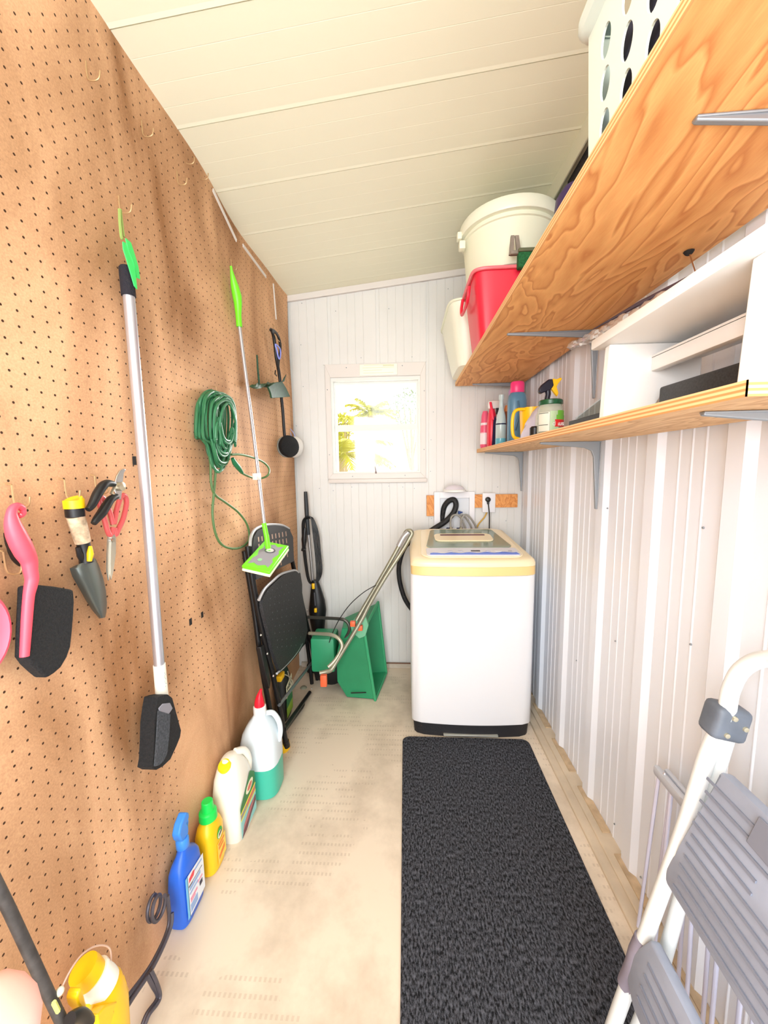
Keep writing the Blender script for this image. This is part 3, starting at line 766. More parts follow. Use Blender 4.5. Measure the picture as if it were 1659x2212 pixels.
# red spray bottle with navy label
t = thing('spray_bottle', 'red and navy trigger spray bottle with a clear top, on the lower shelf', 'spray bottle', (0.430, 1.945, ZS))
f = M(); f.loft([sring(0.430, 1.945, ZS + h, a, b, 2.6, 28) for a, b, h in ((0.018, 0.026, 0), (0.022, 0.03, 0.01), (0.022, 0.03, 0.11), (0.018, 0.022, 0.16), (0.012, 0.013, 0.185))]); f.build('bottle_body', RED, parent=t)
f = M(); f.slab([(0.425, 1.911, ZS + 0.005), (0.450, 1.913, ZS + 0.005), (0.450, 1.915, ZS + 0.12), (0.438, 1.913, ZS + 0.15), (0.430, 1.912, ZS + 0.12)], (0, -0.002, 0)); f.build('label', mat('navy_label', (30, 24, 62), 0.4), parent=t)
f = M(); f.rbox(0.410, 0.470, 1.930, 1.955, ZS + 0.185, ZS + 0.225, 0.006); f.build('nozzle_head', mat('clear_cap', (226, 218, 212), 0.25), parent=t)
f = M(); f.tube([(0.418, 1.925, ZS + 0.215), (0.424, 1.915, ZS + 0.17), (0.430, 1.912, ZS + 0.13)], [0.006, 0.007, 0.005]); f.build('trigger', mat('hot_red', (240, 50, 80), 0.3), parent=t)
f = M(); f.box(0.442, 0.466, 1.908, 1.912, ZS + 0.155, ZS + 0.185); f.build('collar', BLACK, parent=t)
# clear foam pump
t = simple_bottle('pump_bottle', 'slim clear bottle with pale blue liquid and a dark stripe, on the lower shelf', 'bottle', 0.452, 1.85, ZS, [(0.020, 0.03), (0.024, 0.035), (0.024, 0.10), (0.020, 0.14), (0.011, 0.17), (0.009, 0.21), (0.012, 0.215), (0.012, 0.235)], mat('frosted_clear', (196, 214, 214), 0.2))
f = M(); f.lathe([(0.022, 0), (0.0245, 0.005), (0.0245, 0.035)], (0.452, 1.85, ZS)); f.build('liquid', mat('aqua_liquid', (110, 190, 210), 0.2), parent=t)
f = M(); f.lathe([(0.0248, 0.098), (0.0248, 0.104)], (0.452, 1.85, ZS)); f.build('stripe', mat('navy_stripe', (24, 30, 66), 0.5), parent=t)
# brown bottle and lilac cap behind
simple_bottle('syrup_bottle', 'brown bottle with an orange neck standing behind the blue bottle', 'bottle', 0.505, 1.94, ZS, [(0.022, 0), (0.026, 0.01), (0.026, 0.11), (0.014, 0.15), (0.014, 0.17)], mat('brown_plastic', (150, 92, 60), 0.35), [('cap', [(0.016, 0.17), (0.018, 0.178), (0.012, 0.20)], mat('orange_cap', (232, 150, 90), 0.4))])
simple_bottle('tall_bottle', 'lilac-capped bottle mostly hidden at the back of the lower shelf', 'bottle', 0.56, 2.06, ZS, [(0.024, 0), (0.028, 0.01), (0.028, 0.20), (0.016, 0.23)], mat('rose_plastic', (190, 110, 130), 0.35), [('cap', [(0.020, 0.23), (0.021, 0.29), (0.017, 0.30)], mat('lilac_cap', (214, 170, 222), 0.4))])
# blue bottle with pink cap
t = simple_bottle('softener_bottle', 'translucent blue bottle with a hot pink cap on the lower shelf', 'bottle', 0.497, 1.755, ZS, [(0.034, 0), (0.040, 0.01), (0.040, 0.19), (0.036, 0.215), (0.028, 0.225)], BLB, [('cap', [(0.028, 0.225), (0.030, 0.228), (0.030, 0.265), (0.026, 0.272)], mat('hot_pink', (244, 60, 130), 0.35))], n=2.5, ratio=0.8)
f = M(); f.tube(smoothpath([(0.490, 1.717, ZS + 0.185), (0.494, 1.712, ZS + 0.13), (0.486, 1.712, ZS + 0.09), (0.480, 1.716, ZS + 0.06)]), 0.004); f.build('moulded_grip', mat('grip_blue', (70, 110, 140), 0.3), parent=t)
# yellow measuring pitcher lying open side up
t = thing('pitcher', 'yellow plastic pitcher with a big loop handle on the lower shelf', 'pitcher', (0.475, 1.52, ZS))
f = M(); f.loft([sring(0.492, 1.53, ZS + h, r, r, 2.2, 28) for r, h in ((0.034, 0), (0.040, 0.006), (0.047, 0.125), (0.044, 0.125), (0.036, 0.01))]); f.build('body', YEL, parent=t)
f = M(); f.tube(smoothpath([(0.455, 1.50, ZS + 0.118), (0.425, 1.50, ZS + 0.116), (0.411, 1.50, ZS + 0.095), (0.410, 1.50, ZS + 0.04), (0.421, 1.50, ZS + 0.012), (0.462, 1.50, ZS + 0.006)]), 0.0062); f.build('handle', YEL, parent=t)
# crumpled lilac cloth
f = M(); rings = []
for i in range(7):
    h = i / 6; rings.append([Vector((0.464 + h * 0.022 + (0.040 * (1 - h) ** 0.7 + 0.008) * (1 + 0.22 * math.sin(j * 1.9 + i)) * math.cos(2 * PI * j / 18), 1.43 + 0.032 * (1 + 0.2 * math.cos(j * 2.3 + i * 2)) * (1 - h * 0.5) * math.sin(2 * PI * j / 18), ZS + h * 0.115)) for j in range(18)])
f.loft(rings); tag(f.build('cleaning_cloth', mat('lilac_cloth', (206, 200, 214), 0.9), smooth=70), 'crumpled pale lilac cloth between the yellow pitcher and the glass jar', 'cloth')
# small black pot
f = M(); f.lathe([(0.014, 0), (0.017, 0.003), (0.017, 0.032), (0.012, 0.037)], (0.440, 1.335, ZS)); tag(f.build('small_pot', BLACK), 'small black round pot at the shelf edge, left of the glass jar', 'pot')
# glass jar with green lid and label
JX, JY, JR = 0.462, 1.262, 0.039
t = thing('glass_jar', 'empty pickle jar with a dark green lid and red label on the lower shelf', 'jar', (JX, JY, ZS))
f = M(); f.lathe([(0.030, 0), (JR - 0.002, 0.003), (JR, 0.012), (JR, 0.080), (JR - 0.004, 0.092), (0.033, 0.098), (0.030, 0.098), (JR - 0.006, 0.088), (JR - 0.003, 0.078), (JR - 0.003, 0.012), (0.028, 0.006)], (JX, JY, ZS), seg=32)
f.build('glass', mat('jar_glass', (214, 222, 206), 0.08, alpha=0.38), parent=t)
f = M(); f.lathe([(0.034, 0.094), (0.036, 0.096), (0.036, 0.107), (0.033, 0.110), (0.002, 0.110)], (JX, JY, ZS), seg=32); f.build('lid', mat('green_lid', (22, 84, 52), 0.3, var=(90, 0.5)), parent=t)


def wrap(m_, cx, cy, z0, z1, a0, a1, r, n=10):
    vs = []
    for i in range(n + 1):
        a = a0 + (a1 - a0) * i / n
        for z_ in (z0, z1): vs.append((cx + r * math.cos(a), cy + r * math.sin(a), z_))
    m_.add(vs, [(2 * i, 2 * i + 2, 2 * i + 3, 2 * i + 1) for i in range(n)])


f = M(); A = math.radians
f.use(0); wrap(f, JX, JY, ZS + 0.012, ZS + 0.070, A(-165), A(-112), JR + 0.0006)
f.use(1); wrap(f, JX, JY, ZS + 0.066, ZS + 0.068, A(-165), A(-118), JR + 0.0010); wrap(f, JX, JY, ZS + 0.030, ZS + 0.032, A(-165), A(-118), JR + 0.0010)
f.use(2); wrap(f, JX, JY, ZS + 0.010, ZS + 0.072, A(-110), A(-72), JR + 0.0006)
f.use(3); wrap(f, JX, JY, ZS + 0.050, ZS + 0.074, A(-78), A(-35), JR + 0.0012); wrap(f, JX, JY, ZS + 0.046, ZS + 0.060, A(-84), A(-28), JR + 0.0013)
f.use(4); wrap(f, JX, JY, ZS + 0.024, ZS + 0.046, A(-90), A(-24), JR + 0.0014)
f.build('label', [mat('label_white', (226, 228, 214), 0.5), mat('label_ink', (70, 80, 70), 0.6), mat('label_palegreen', (178, 206, 164), 0.5), mat('label_green', (112, 186, 62), 0.5), mat('label_red', (222, 44, 46), 0.45)], parent=t, smooth=60)
text('claus', (JX - 0.008, JY - JR - 0.0022, ZS + 0.028), (1, 0.15, 0), (0, 0, 1), 0.019, t, 'lettering', WHITE, bold=0.02)
# trigger sprayer behind the jar
t = thing('spray_bottle', 'spray bottle with a black and yellow trigger head, behind the glass jar', 'spray bottle', (0.49, 1.345, ZS))
q0 = at(1178, 878, Y=1.345); yy = 1.345
f = M(); f.loft([sring(q0.x, yy, ZS + h, r, r, 2, 24) for r, h in ((0.028, 0), (0.030, 0.005), (0.030, 0.075), (0.020, 0.09), (0.012, 0.10))]); f.build('bottle_body', mat('smoke_plastic', (206, 206, 196), 0.3), parent=t)
pa, pb, pc = at(1178, 876, Y=yy), at(1181, 866, Y=yy), at(1188, 838, Y=yy)
f = M(); f.tube([pa + Vector((0, 0, -0.012)), pa, pb], [0.017, 0.015, 0.010]); f.build('collar', YEL, parent=t)
f = M(); f.tube([pb, at(1184, 852, Y=yy), at(1178, 846, Y=yy) * 0.5 + pc * 0.5], [0.009, 0.009, 0.010])
f.slab([at(*q, Y=yy - 0.010) for q in ((1166, 838), (1172, 830), (1186, 819), (1194, 818), (1197, 832), (1190, 842), (1178, 846), (1170, 850), (1165, 846))], (0, 0.020, 0)); f.build('spray_head', mat('navy_black', (20, 20, 40), 0.35), parent=t, bevel=0.003)
f = M(); f.slab([at(*q, Y=yy - 0.006) for q in ((1195, 817), (1202, 819), (1212, 815), (1215, 818), (1206, 829), (1203, 835), (1207, 849), (1204, 856), (1196, 846), (1190, 838), (1194, 830))], (0, 0.012, 0)); f.build('trigger', YEL, parent=t, bevel=0.002)
# black tray with a tilted glass pane
t = thing('tray', 'long black tray with a clear glass pane leaning out, on the lower shelf', 'tray', (0.535, 1.01, ZS))
f = M(); f.box(0.47, 0.60, 0.885, 1.14, ZS, ZS + 0.003); f.box(0.47, 0.474, 0.885, 1.14, ZS, ZS + 0.030); f.box(0.596, 0.60, 0.885, 1.14, ZS, ZS + 0.030); f.box(0.47, 0.60, 0.885, 0.889, ZS, ZS + 0.030); f.box(0.47, 0.60, 1.136, 1.14, ZS, ZS + 0.030)
f.build('tray_body', mat('speckled_black', (34, 34, 36), 0.5, var=(300, 0.6)), parent=t, bevel=0.002)
f = M(); f.slab([(0.48, 1.12, ZS + 0.034), (0.595, 1.12, ZS + 0.034), (0.595, 0.89, ZS + 0.085), (0.48, 0.89, ZS + 0.085)], (0, 0.001, 0.003)); f.build('glass_pane', glass_mat('smoke_glass', (226, 232, 228), 0.12), parent=t)
f = M(); f.rbox(0.50, 0.595, 0.58, 0.80, ZS, ZS + 0.055, 0.005); tag(f.build('storage_case', mat('speckled_black')), 'black case stored on the lower shelf underneath the white bench stool', 'case')
# white two-level wooden stool
t = thing('step_stool', 'white painted wooden bench stool standing on the lower shelf', 'stool', (0.51, 0.66, ZS))
ya, yb = 0.492, 0.830; ztop = ZS + 0.148
f = M(); f.rbox(0.400, 0.603, ya - 0.045, yb + 0.045, ztop, ztop + 0.021, 0.004); f.build('seat', WHITE, parent=t)
for yy, th in ((yb, 0.020), (ya, 0.020)):
    f = M(); f.slab([(0.412, yy, ZS), (0.500, yy, ZS), (0.535, yy, ZS + 0.062), (0.565, yy, ZS), (0.600, yy, ZS), (0.600, yy, ztop), (0.418, yy, ztop)], (0, th, 0)); f.build('leg', WHITE, parent=t, bevel=0.0025)
f = M(); f.rbox(0.500, 0.520, ya + 0.02, yb, ZS + 0.092, ZS + 0.122, 0.003); f.rbox(0.500, 0.60, ya + 0.02, yb, ZS + 0.116, ZS + 0.124, 0.002); f.build('rail', WHITE, parent=t)
# crumpled clear plastic roll across the stool
t = thing('plastic_sheet_roll', 'long crumpled silvery plastic roll lying between the two shelves', 'plastic roll', (0.58, 1.1, 1.47))
A0, B0 = at(1232, 748, X=0.585), at(1575, 585, X=0.585)
rings = []
for i in range(61):
    k = i / 60; c = A0.lerp(B0, k); c.z -= 0.004 * math.sin(k * PI); R_ = 0.011 + 0.014 * k; rings.append([c + Vector((math.cos(2 * PI * j / 16), 0, math.sin(2 * PI * j / 16))) * R_ * (1 + 0.28 * math.sin(j * 2.6 + i * 0.45) * math.cos(i * 0.9 + j)) for j in range(16)])
f = M(); f.loft(rings); f.build('film', mat('crinkled_film', (232, 230, 226), 0.22, metal=0.35), parent=t, smooth=25)
f = M(); f.tube([A0.lerp(B0, 0.25) + Vector((0.0, 0, 0.018)), A0.lerp(B0, 0.6) + Vector((0, 0, 0.024)), B0 + Vector((0, 0, 0.022))], [0.002, 0.006, 0.006], seg=8); f.build('dark_edge', mat('plum_edge', (92, 78, 92), 0.6), parent=t)
# rusty wire hanging from the upper shelf
p = at(1488, 543, Z=S1Z - 0.001); q = at(1505, 597, X=p.x + 0.004)
t = thing('hanging_wire', 'thin rusty wire hanging from a dark bolt under the upper shelf', 'wire', p)
f = M(); f.tube([p, q], 0.0012, seg=6); f.build('wire', mat('rusty_wire', (150, 100, 60), 0.6, metal=0.4), parent=t)
f = M(); f.lathe([(0.010, 0), (0.007, 0.005), (0.003, 0.008)], p, (0, 0, -1), 9); f.build('bolt', DARK, parent=t)

# ================================================================== WASHER
WXa, WXb, WY0, WY1 = 0.022, 0.552, 1.600, 2.060
t = thing('washing_machine', 'white top-loading washing machine with a yellowed lid rim, at the end of the black mat', 'washing machine', ((WXa + WXb) / 2, 1.83, 0))
WM = t; cx = (WXa + WXb) / 2; hw = (WXb - WXa) / 2


def front_ring(z, inset=0.0, bow=0.018, xi=0.0, back=0.0):
    pts = []; n = 16; x0, x1 = WXa + xi, WXb - xi; r = 0.022
    for i in range(n + 1):
        k = i / n; x = x0 + r * 0.5 + (x1 - x0 - r) * k; y = WY0 + inset - bow * (1 - (2 * k - 1) ** 2) + (0.008 if i in (0, n) else 0); pts.append(Vector((x, y, z)))
    pts += [Vector((x1, WY0 + inset + 0.022, z)), Vector((x1, WY1 - back - 0.02, z)), Vector((x1 - 0.02, WY1 - back, z)), Vector((x0 + 0.02, WY1 - back, z)), Vector((x0, WY1 - back - 0.02, z)), Vector((x0, WY0 + inset + 0.022, z))]
    return pts


f = M(); f.loft([front_ring(0.001, 0.004, 0.016, 0.012), front_ring(0.062, 0.006, 0.018, 0.006)]); f.build('base', mat('base_black', (28, 28, 32), 0.6, bump=(200, 0.4)), parent=WM)
f = M(); f.rbox(cx - 0.125, cx + 0.115, WY0 - 0.020, WY0 + 0.004, 0.009, 0.016, 0.002); f.build('foot_rail', mat('rail_grey', (186, 186, 176), 0.4, metal=0.4), parent=WM)
f = M(); f.loft([front_ring(0.058, 0.004), front_ring(0.062, 0.0), front_ring(0.738, -0.002), front_ring(0.741, 0.002)]); f.build('cabinet', GLOSSW, parent=WM)
f = M(); f.loft([front_ring(0.741, -0.002), front_ring(0.742, -0.006), front_ring(0.778, -0.004), front_ring(0.780, 0.0)]); f.build('tan_band', TAN, parent=WM)


# sloping top: front edge low, back edge high
def top_ring(k, e):
    """k 0..1 up the moulding, e inset"""
    out = []
    for p in front_ring(0, -0.004 + e, 0.018, e, e):
        s_ = (p.y - WY0) / (WY1 - WY0); s_ = max(0, s_); tp = 0.035 * s_ ** 3; px_ = p.x - tp if p.x > cx + 0.1 else (p.x + tp * 0.5 if p.x < cx - 0.1 else p.x); out.append(Vector((px_, p.y, k + s_ * 0.058)))
    return out


f = M(); f.loft([front_ring(0.779, -0.003), top_ring(0.790, 0.0), top_ring(0.802, 0.004), top_ring(0.809, 0.014), top_ring(0.810, 0.030)]); f.build('top_cover', CREAM, parent=WM)


def topz(y): return 0.810 + (y - WY0) / (WY1 - WY0) * 0.058


def toppoly(m_, pts, h, th, grid=None):
    m_.slab([(x, y, topz(y) + h) for x, y in pts], (0, 0, th))


def wpoly(cx_, x0, x1, y0, y1, r, taper=0.0):
    out = []
    for (sx, sy, a0) in ((1, 1, 0), (-1, 1, PI / 2), (-1, -1, PI), (1, -1, 1.5 * PI)):
        tx = taper if sy > 0 else 0
        X_ = (x1 - tx - r) if sx > 0 else (x0 + tx + r); Y_ = (y1 - r) if sy > 0 else (y0 + r)
        for i in range(6): a = a0 + i * PI / 10; out.append((X_ + r * math.cos(a), Y_ + r * math.sin(a)))
    return out


f = M(); toppoly(f, wpoly(cx, WXa + 0.045, WXb - 0.040, 1.612, 2.035, 0.05, 0.012), 0.0, 0.006); f.build('lid_surround', mat('lid_cream_pale', (250, 236, 206), 0.3), parent=WM, bevel=0.003)
f = M(); toppoly(f, wpoly(cx, WXa + 0.075, WXb - 0.068, 1.722, 2.010, 0.03, 0.03), 0.006, 0.004)
lid = f.build('lid_window', mat('grey_green_glass', (140, 156, 142), 0.12), parent=WM, bevel=0.002)
f = M(); toppoly(f, wpoly(cx, cx - 0.145, cx + 0.135, 1.800, 1.915, 0.03), 0.010, 0.007); hd = f.build('lid_handle', CREAM, parent=WM, bevel=0.003)
f = M(); toppoly(f, wpoly(cx, cx - 0.115, cx + 0.105, 1.876, 1.898, 0.008), 0.0165, 0.0012); f.build('handle_slot', mat('plum_slot', (110, 66, 76), 0.4), parent=hd)
f = M(); toppoly(f, wpoly(cx, WXa + 0.070, WXb - 0.058, 1.622, 1.718, 0.015), 0.006, 0.0035); cp = f.build('control_panel', mat('panel_silver', (226, 226, 236), 0.3), parent=WM, bevel=0.001)
wav = [(WXa + 0.085 + (0.375) * i / 24, 1.646 + 0.006 * math.sin(i * 1.3) + 0.012 * (i / 24)) for i in range(25)]
f = M(); toppoly(f, [(WXb - 0.062, 1.630), (WXa + 0.085, 1.630)] + wav, 0.0092, 0.0012); f.build('blue_wave', mat('panel_blue', (96, 132, 236), 0.3), parent=cp)
f = M(); toppoly(f, [(cx + 0.002, 1.668), (cx + 0.042, 1.668), (cx + 0.042, 1.682), (cx + 0.002, 1.682)], 0.0095, 0.001); f.build('display', mat('display_dark', (36, 36, 60), 0.2), parent=cp)
for i, (bx_, r_, mt_) in enumerate(((cx + 0.122, 0.017, mat('button_pale', (240, 240, 244), 0.3)), (cx + 0.172, 0.009, mat('button_grey', (168, 170, 182), 0.3)), (cx - 0.045, 0.012, mat('button_lilac', (206, 206, 226), 0.3)), (cx - 0.09, 0.012, mat('button_lilac', (206, 206, 226), 0.3)), (cx + 0.075, 0.012, mat('button_lilac', (206, 206, 226), 0.3)))):
    f = M(); f.lathe([(r_, 0), (r_ * 0.9, 0.002)], (bx_, 1.672, topz(1.672) + 0.0094), seg=18); f.build('button', mt_, parent=cp)
# hose connectors at the back of the top cover
for px in (974, 996):
    p = at(px, 1143, Y=2.075); f = M(); f.lathe([(0.011, -0.055), (0.011, -0.02), (0.013, -0.018), (0.013, -0.006), (0.009, -0.004), (0.009, 0.012)], p, seg=10); f.build('hose_fitting', mat('nickel', (190, 186, 170), 0.3, metal=0.8), parent=WM)

# braided supply hoses, drain hose, power cord
HOSE = mat('braided_steel', (176, 174, 168), 0.35, metal=0.7, bump=(500, 0.8))
for yo_, (pp, lab) in zip((0, 0.004, 0.022), (([(974, 1140), (973, 1128), (976, 1116), (985, 1112), (995, 1118), (1003, 1135), (1008, 1152)], 'braided steel water hose looping from the left fitting behind the washer'),
                  ([(996, 1140), (996, 1126), (1001, 1114), (1010, 1113), (1020, 1124), (1028, 1138), (1033, 1152)], 'braided steel water hose looping from the right fitting behind the washer'),
                  ([(994, 1114), (1000, 1113), (1007, 1120), (1016, 1134), (1022, 1152)], 'third braided hose curving down between the other two'))):
    f = M(); f.tube(smoothpath([at(x, y, Y=2.085 + yo_ + 0.003 * i) for i, (x, y) in enumerate(pp)]), 0.0055, seg=8); tag(f.build('water_hose', HOSE), lab, 'hose', 'water hoses behind the washer')
f = M(); hp = [at(955, 1128, Y=2.182), at(956, 1112, Y=2.178), at(960, 1094, Y=2.168), at(970, 1082, Y=2.155), at(981, 1080, Y=2.145), at(985, 1092, Y=2.14), at(978, 1110, Y=2.135), at(960, 1128, Y=2.13), at(938, 1142, Y=2.12), at(915, 1158, Y=2.115), at(900, 1180, Y=2.11)]
f.tube(smoothpath(hp), 0.0155, seg=12)
tag(f.build('drain_hose', mat('black_corrugated', (24, 24, 26), 0.55, bump=(120, 1.0))), 'thick black drain hose looped in the wall box above the washer', 'hose')
f = M(); f.tube(smoothpath([at(898, 1166, Y=2.10), at(876, 1180, Y=2.10), at(863, 1215, Y=2.095), at(862, 1245, Y=2.09), at(868, 1275, Y=2.09), at(878, 1300, Y=2.09), at(896, 1325, Y=2.095)]), 0.013, seg=12)
tag(f.build('drain_hose', mat('black_corrugated')), 'black hose hanging in a curve down the left side of the washer', 'hose')

# ---- wall box, wood strip, outlet, tap light
PINE = plywood_mat('orange_pine', (236, 164, 92), (206, 126, 60))
f = M(); f.box(0.121, 0.1625, YB - 0.022, YB - 0.005, 0.924, 1.042); tag(f.build('wood_strip', PINE, bevel=0.001), 'short reddish wood block at the left side of the white plumbing box', 'wood strip')
f = M(); f.box(0.3905, 0.628, YB - 0.0215, YB - 0.005, 0.970, 1.044); tag(f.build('wood_strip', PINE, bevel=0.001), 'orange wood backing strip behind the outlet on the back wall', 'wood strip')
t = thing('washer_outlet_box', 'white recessed plumbing box on the back wall above the washer', 'box', (0.277, YB - 0.006, 0.80))
f = M(); bx0, bx1, bz0_, bz1_ = 0.163, 0.390, 0.800, 1.061; ix0, ix1, iz0, iz1 = 0.196, 0.360, 0.850, 1.026; yf = YB - 0.026
for a in ((bx0, ix0, bz0_, bz1_), (ix1, bx1, bz0_, bz1_), (ix0, ix1, iz1, bz1_), (ix0, ix1, bz0_, iz0)): f.box(a[0], a[1], yf, YB - 0.006, a[2], a[3])
f.build('face_frame', mat('matte_white', (238, 236, 240), 0.45), parent=t, bevel=0.001)
f = M(); f.box(ix0, ix1, YB - 0.010, YB - 0.007, iz0, iz1); f.build('recess', mat('recess_white', (222, 224, 228), 0.5), parent=t)
for px in (968, 990): p = at(px, 1140, Y=YB - 0.03); f = M(); f.lathe([(0.010, -0.03), (0.010, 0.0)], p, seg=10); f.build('valve', mat('valve_navy', (34, 48, 96), 0.4), parent=t)
p = at(992, 1107, Y=YB - 0.035); f = M(); f.tube([p, p + Vector((0.018, 0, 0.001))], 0.004, seg=8); f.lathe([(0.007, -0.008), (0.007, 0.008)], p, seg=10); f.build('valve_handle', mat('valve_blue', (40, 74, 140), 0.4), parent=t)
c = at(981, 1058, Y=YB - 0.055)
t = thing('tap_light', 'round white domed tap light resting on top of the plumbing box', 'light', (c.x, YB - 0.055, 1.061))
f = M(); f.lathe([(0.045, 0), (0.062, 0.004), (0.063, 0.014), (0.058, 0.017)], (c.x, YB - 0.070, 1.0615), seg=28); f.build('base', mat('white_plastic'), parent=t)
f = M(); f.lathe([(0.056, 0.017), (0.048, 0.028), (0.030, 0.038), (0.003, 0.042)], (c.x, YB - 0.070, 1.0615), seg=28); f.build('dome', mat('dome_lilac', (226, 220, 230), 0.25), parent=t)
t = thing('wall_outlet', 'white electrical outlet cover on the orange wood strip', 'outlet', (0.468, YB - 0.024, 0.944))
f = M(); f.rbox(0.432, 0.503, YB - 0.032, YB - 0.022, 0.944, 1.052, 0.002); f.build('cover_plate', mat('matte_white'), parent=t)
p = at(1054, 1079, Y=YB - 0.04)
t = thing('power_cord', 'black plug and cord running from the outlet down behind the washer', 'cord', (p.x, YB - 0.04, p.z))
f = M(); f.lathe([(0.014, -0.008), (0.014, 0.008), (0.009, 0.012)], p, (0, -1, 0), 18); f.tube([p, p + Vector((0.001, -0.004, -0.026))], [0.008, 0.006]); f.build('plug', BLACK, parent=t)
f = M(); f.tube(smoothpath([p + Vector((0.001, -0.004, -0.020)), at(1057, 1110, Y=YB - 0.045), at(1057, 1135, Y=YB - 0.048), at(1056, 1165, Y=YB - 0.055)]), 0.0034, seg=8); f.build('cord', BLACK, parent=t)
f = M(); f.tube(smoothpath([at(1052, 1106, Y=YB - 0.012), at(1046, 1118, Y=YB - 0.014), at(1034, 1132, Y=YB - 0.018), at(1026, 1150, Y=YB - 0.03)]), 0.0042, seg=8)
tag(f.build('yellow_cable', mat('mustard_cable', (214, 168, 72), 0.5)), 'short mustard yellow cable hanging below the outlet cover', 'cable')

# ---- black runner mat
f = M(); out = []
mx0, mx1, my0, my1, r = -0.0205, 0.529, -0.25, 1.578, 0.03
for (X_, Y_, a0) in ((mx1 - r, my1 - r, 0), (mx0 + r, my1 - r, PI / 2), (mx0 + r, my0 + r, PI), (mx1 - r, my0 + r, 1.5 * PI)):
    for i in range(7): a = a0 + i * PI / 12; out.append(Vector((X_ + r * math.cos(a), Y_ + r * math.sin(a), 0)))
f.loft([[p + Vector((0, 0, 0.0005)) for p in out], [p + Vector((0, 0, 0.005)) for p in out], [Vector(((mx0 + mx1) / 2 + (p.x - (mx0 + mx1) / 2) * 0.985, p.y - 0.003 * (1 if p.y > 1 else -1), 0.008)) for p in out]])
tag(f.build('floor_mat', RUB, smooth=25), 'long black runner mat on the concrete floor in front of the washer', 'mat')
# ================================================================== PEGBOARD: hooks and tools
def hook(px, py, label, reach=0.026, off=0.012, drop=0.0):
    p = at(px, py, X=XL + off); f = M()
    f.tube(smoothpath([p + Vector((0.002, 0, 0.030)), p + Vector((0.003, 0, 0.0)), p + Vector((reach * 0.5, 0, -0.006)), p + Vector((reach, 0, -0.003)), p + Vector((reach + 0.004, 0, 0.011))], 4), 0.0015, seg=7)
    f.tube([p + Vector((0.002, 0, 0.030)), p + Vector((-0.010, 0, 0.033))], 0.0015, seg=6)
    tag(f.build('pegboard_hook', WIRE), label, 'hook', 'pegboard hooks'); return p


hook(186, 168, 'empty wire hook high on the pegboard, highest in view')
hook(306, 290, 'dark wire hook below the ceiling line, above the silver broom pole')
hook(399, 350, 'left one of the two wire hooks close together at the ceiling edge')
hook(430, 384, 'right one of the two wire hooks close together at the ceiling edge')
hook(382, 395, 'lowest wire hook of the three near the ceiling edge')
hook(257, 455, 'wire hook holding the green strap of the long silver broom')
hook(467, 856, 'wire hook carrying the coiled green extension cord')
hook(28, 1088, 'wire hook through the end of the pink hand brush')
hook(141, 1072, 'wire hook through the trowel handle')
hook(206, 1060, 'wire hook carrying the pruning shears and scissors')
hook(10, 1232, 'empty U-shaped wire hook left of the pink brush handle')
hook(591, 716, 'wire hook at the back end of the pegboard holding the black long-handled brush', off=0.010)
hook(499, 580, 'wire hook behind the top of the lime green mop handle', off=0.010, reach=0.02)

W = lambda off: (lambda x, y: at(x, y, X=XL + off))

# long silver broom
g = W(0.045); base = g(345, 1660)
t = thing('broom', 'long silver-handled broom with a black angled head, hanging from the pegboard', 'broom', base)
f = M(); f.tube([g(278, 636), g(312, 1030), g(344, 1436)], 0.0118, seg=16); f.build('pole', ALU, parent=t)
f = M(); f.tube([g(271, 574), g(272, 580), g(278, 640)], [0.010, 0.0138, 0.0142], seg=16); f.build('grip', mat('black_foam_grip', (26, 22, 32), 0.85, bump=(400, 0.6)), parent=t)
f = M(); f.tube([g(344, 1435), g(350, 1503)], [0.0135, 0.0140], seg=16); cl = f.build('collar', mat('ivory_collar', (244, 238, 222), 0.45), parent=t)
f = M(); a = g(345, 1450) + Vector((0.0142, -0.004, 0)); b = g(349, 1485) + Vector((0.0142, -0.004, 0))
for i in range(6): q = a.lerp(b, i / 6); f.tube([q, q.lerp(b, 0.2) + Vector((0, 0.003 * (-1) ** i, 0))], 0.0006, seg=4)
f.build('printed_mark', mat('grey_print', (150, 170, 170), 0.6), parent=cl)
f = M(); f.tube([g(350, 1500), g(352, 1516), g(354, 1540)], [0.0125, 0.016, 0.012], seg=14); f.build('socket', mat('smoky_socket', (120, 104, 116), 0.25, coat=0.4), parent=t)
hd = M()
poly = [(342, 1506), (352, 1502), (362, 1500), (372, 1508), (378, 1530), (385, 1556), (391, 1578), (389, 1592), (381, 1612), (368, 1640), (352, 1655), (338, 1663), (328, 1658), (331, 1640), (333, 1600), (334, 1562), (338, 1528)]
hd.slab([at(x, y, X=XL + 0.068) for x, y in poly], (-0.034, 0, 0)); hd.use(1)
f = M(); f.slab([at(x, y, X=XL + 0.0695) for x, y in ((343, 1530), (352, 1520), (368, 1518), (374, 1530), (364, 1545), (356, 1560), (349, 1552))], (-0.004, 0, 0)); f.build('head_block', mat('grey_head_block', (140, 138, 146), 0.5), parent=t, bevel=0.002)
f = hd
for i in range(26):
    k = i / 25; top = at(341 + 26 * k, 1535 + 8 * k, X=XL + 0.0690); bot = at(333 + 38 * k - 10 * k * k, 1655 - 30 * k * k, X=XL + 0.0695); f.tube([top, top.lerp(bot, 0.5) + Vector((0.001, 0, 0)), bot], [0.0012, 0.0016, 0.0010], seg=4)
f.build('bristles', [BRISTLE, GREYBR], parent=t)
t = thing('strap', 'bright green plastic strap and loop hanging above the silver broom', 'strap', g(266, 520))
f = M(); u = W(0.040)
f.tube(smoothpath([u(258, 452), u(259, 480), u(262, 512), u(264, 514)]), 0.003, seg=6); f.tube(smoothpath([u(261, 452), u(264, 480), u(268, 512)]), 0.002, seg=6)
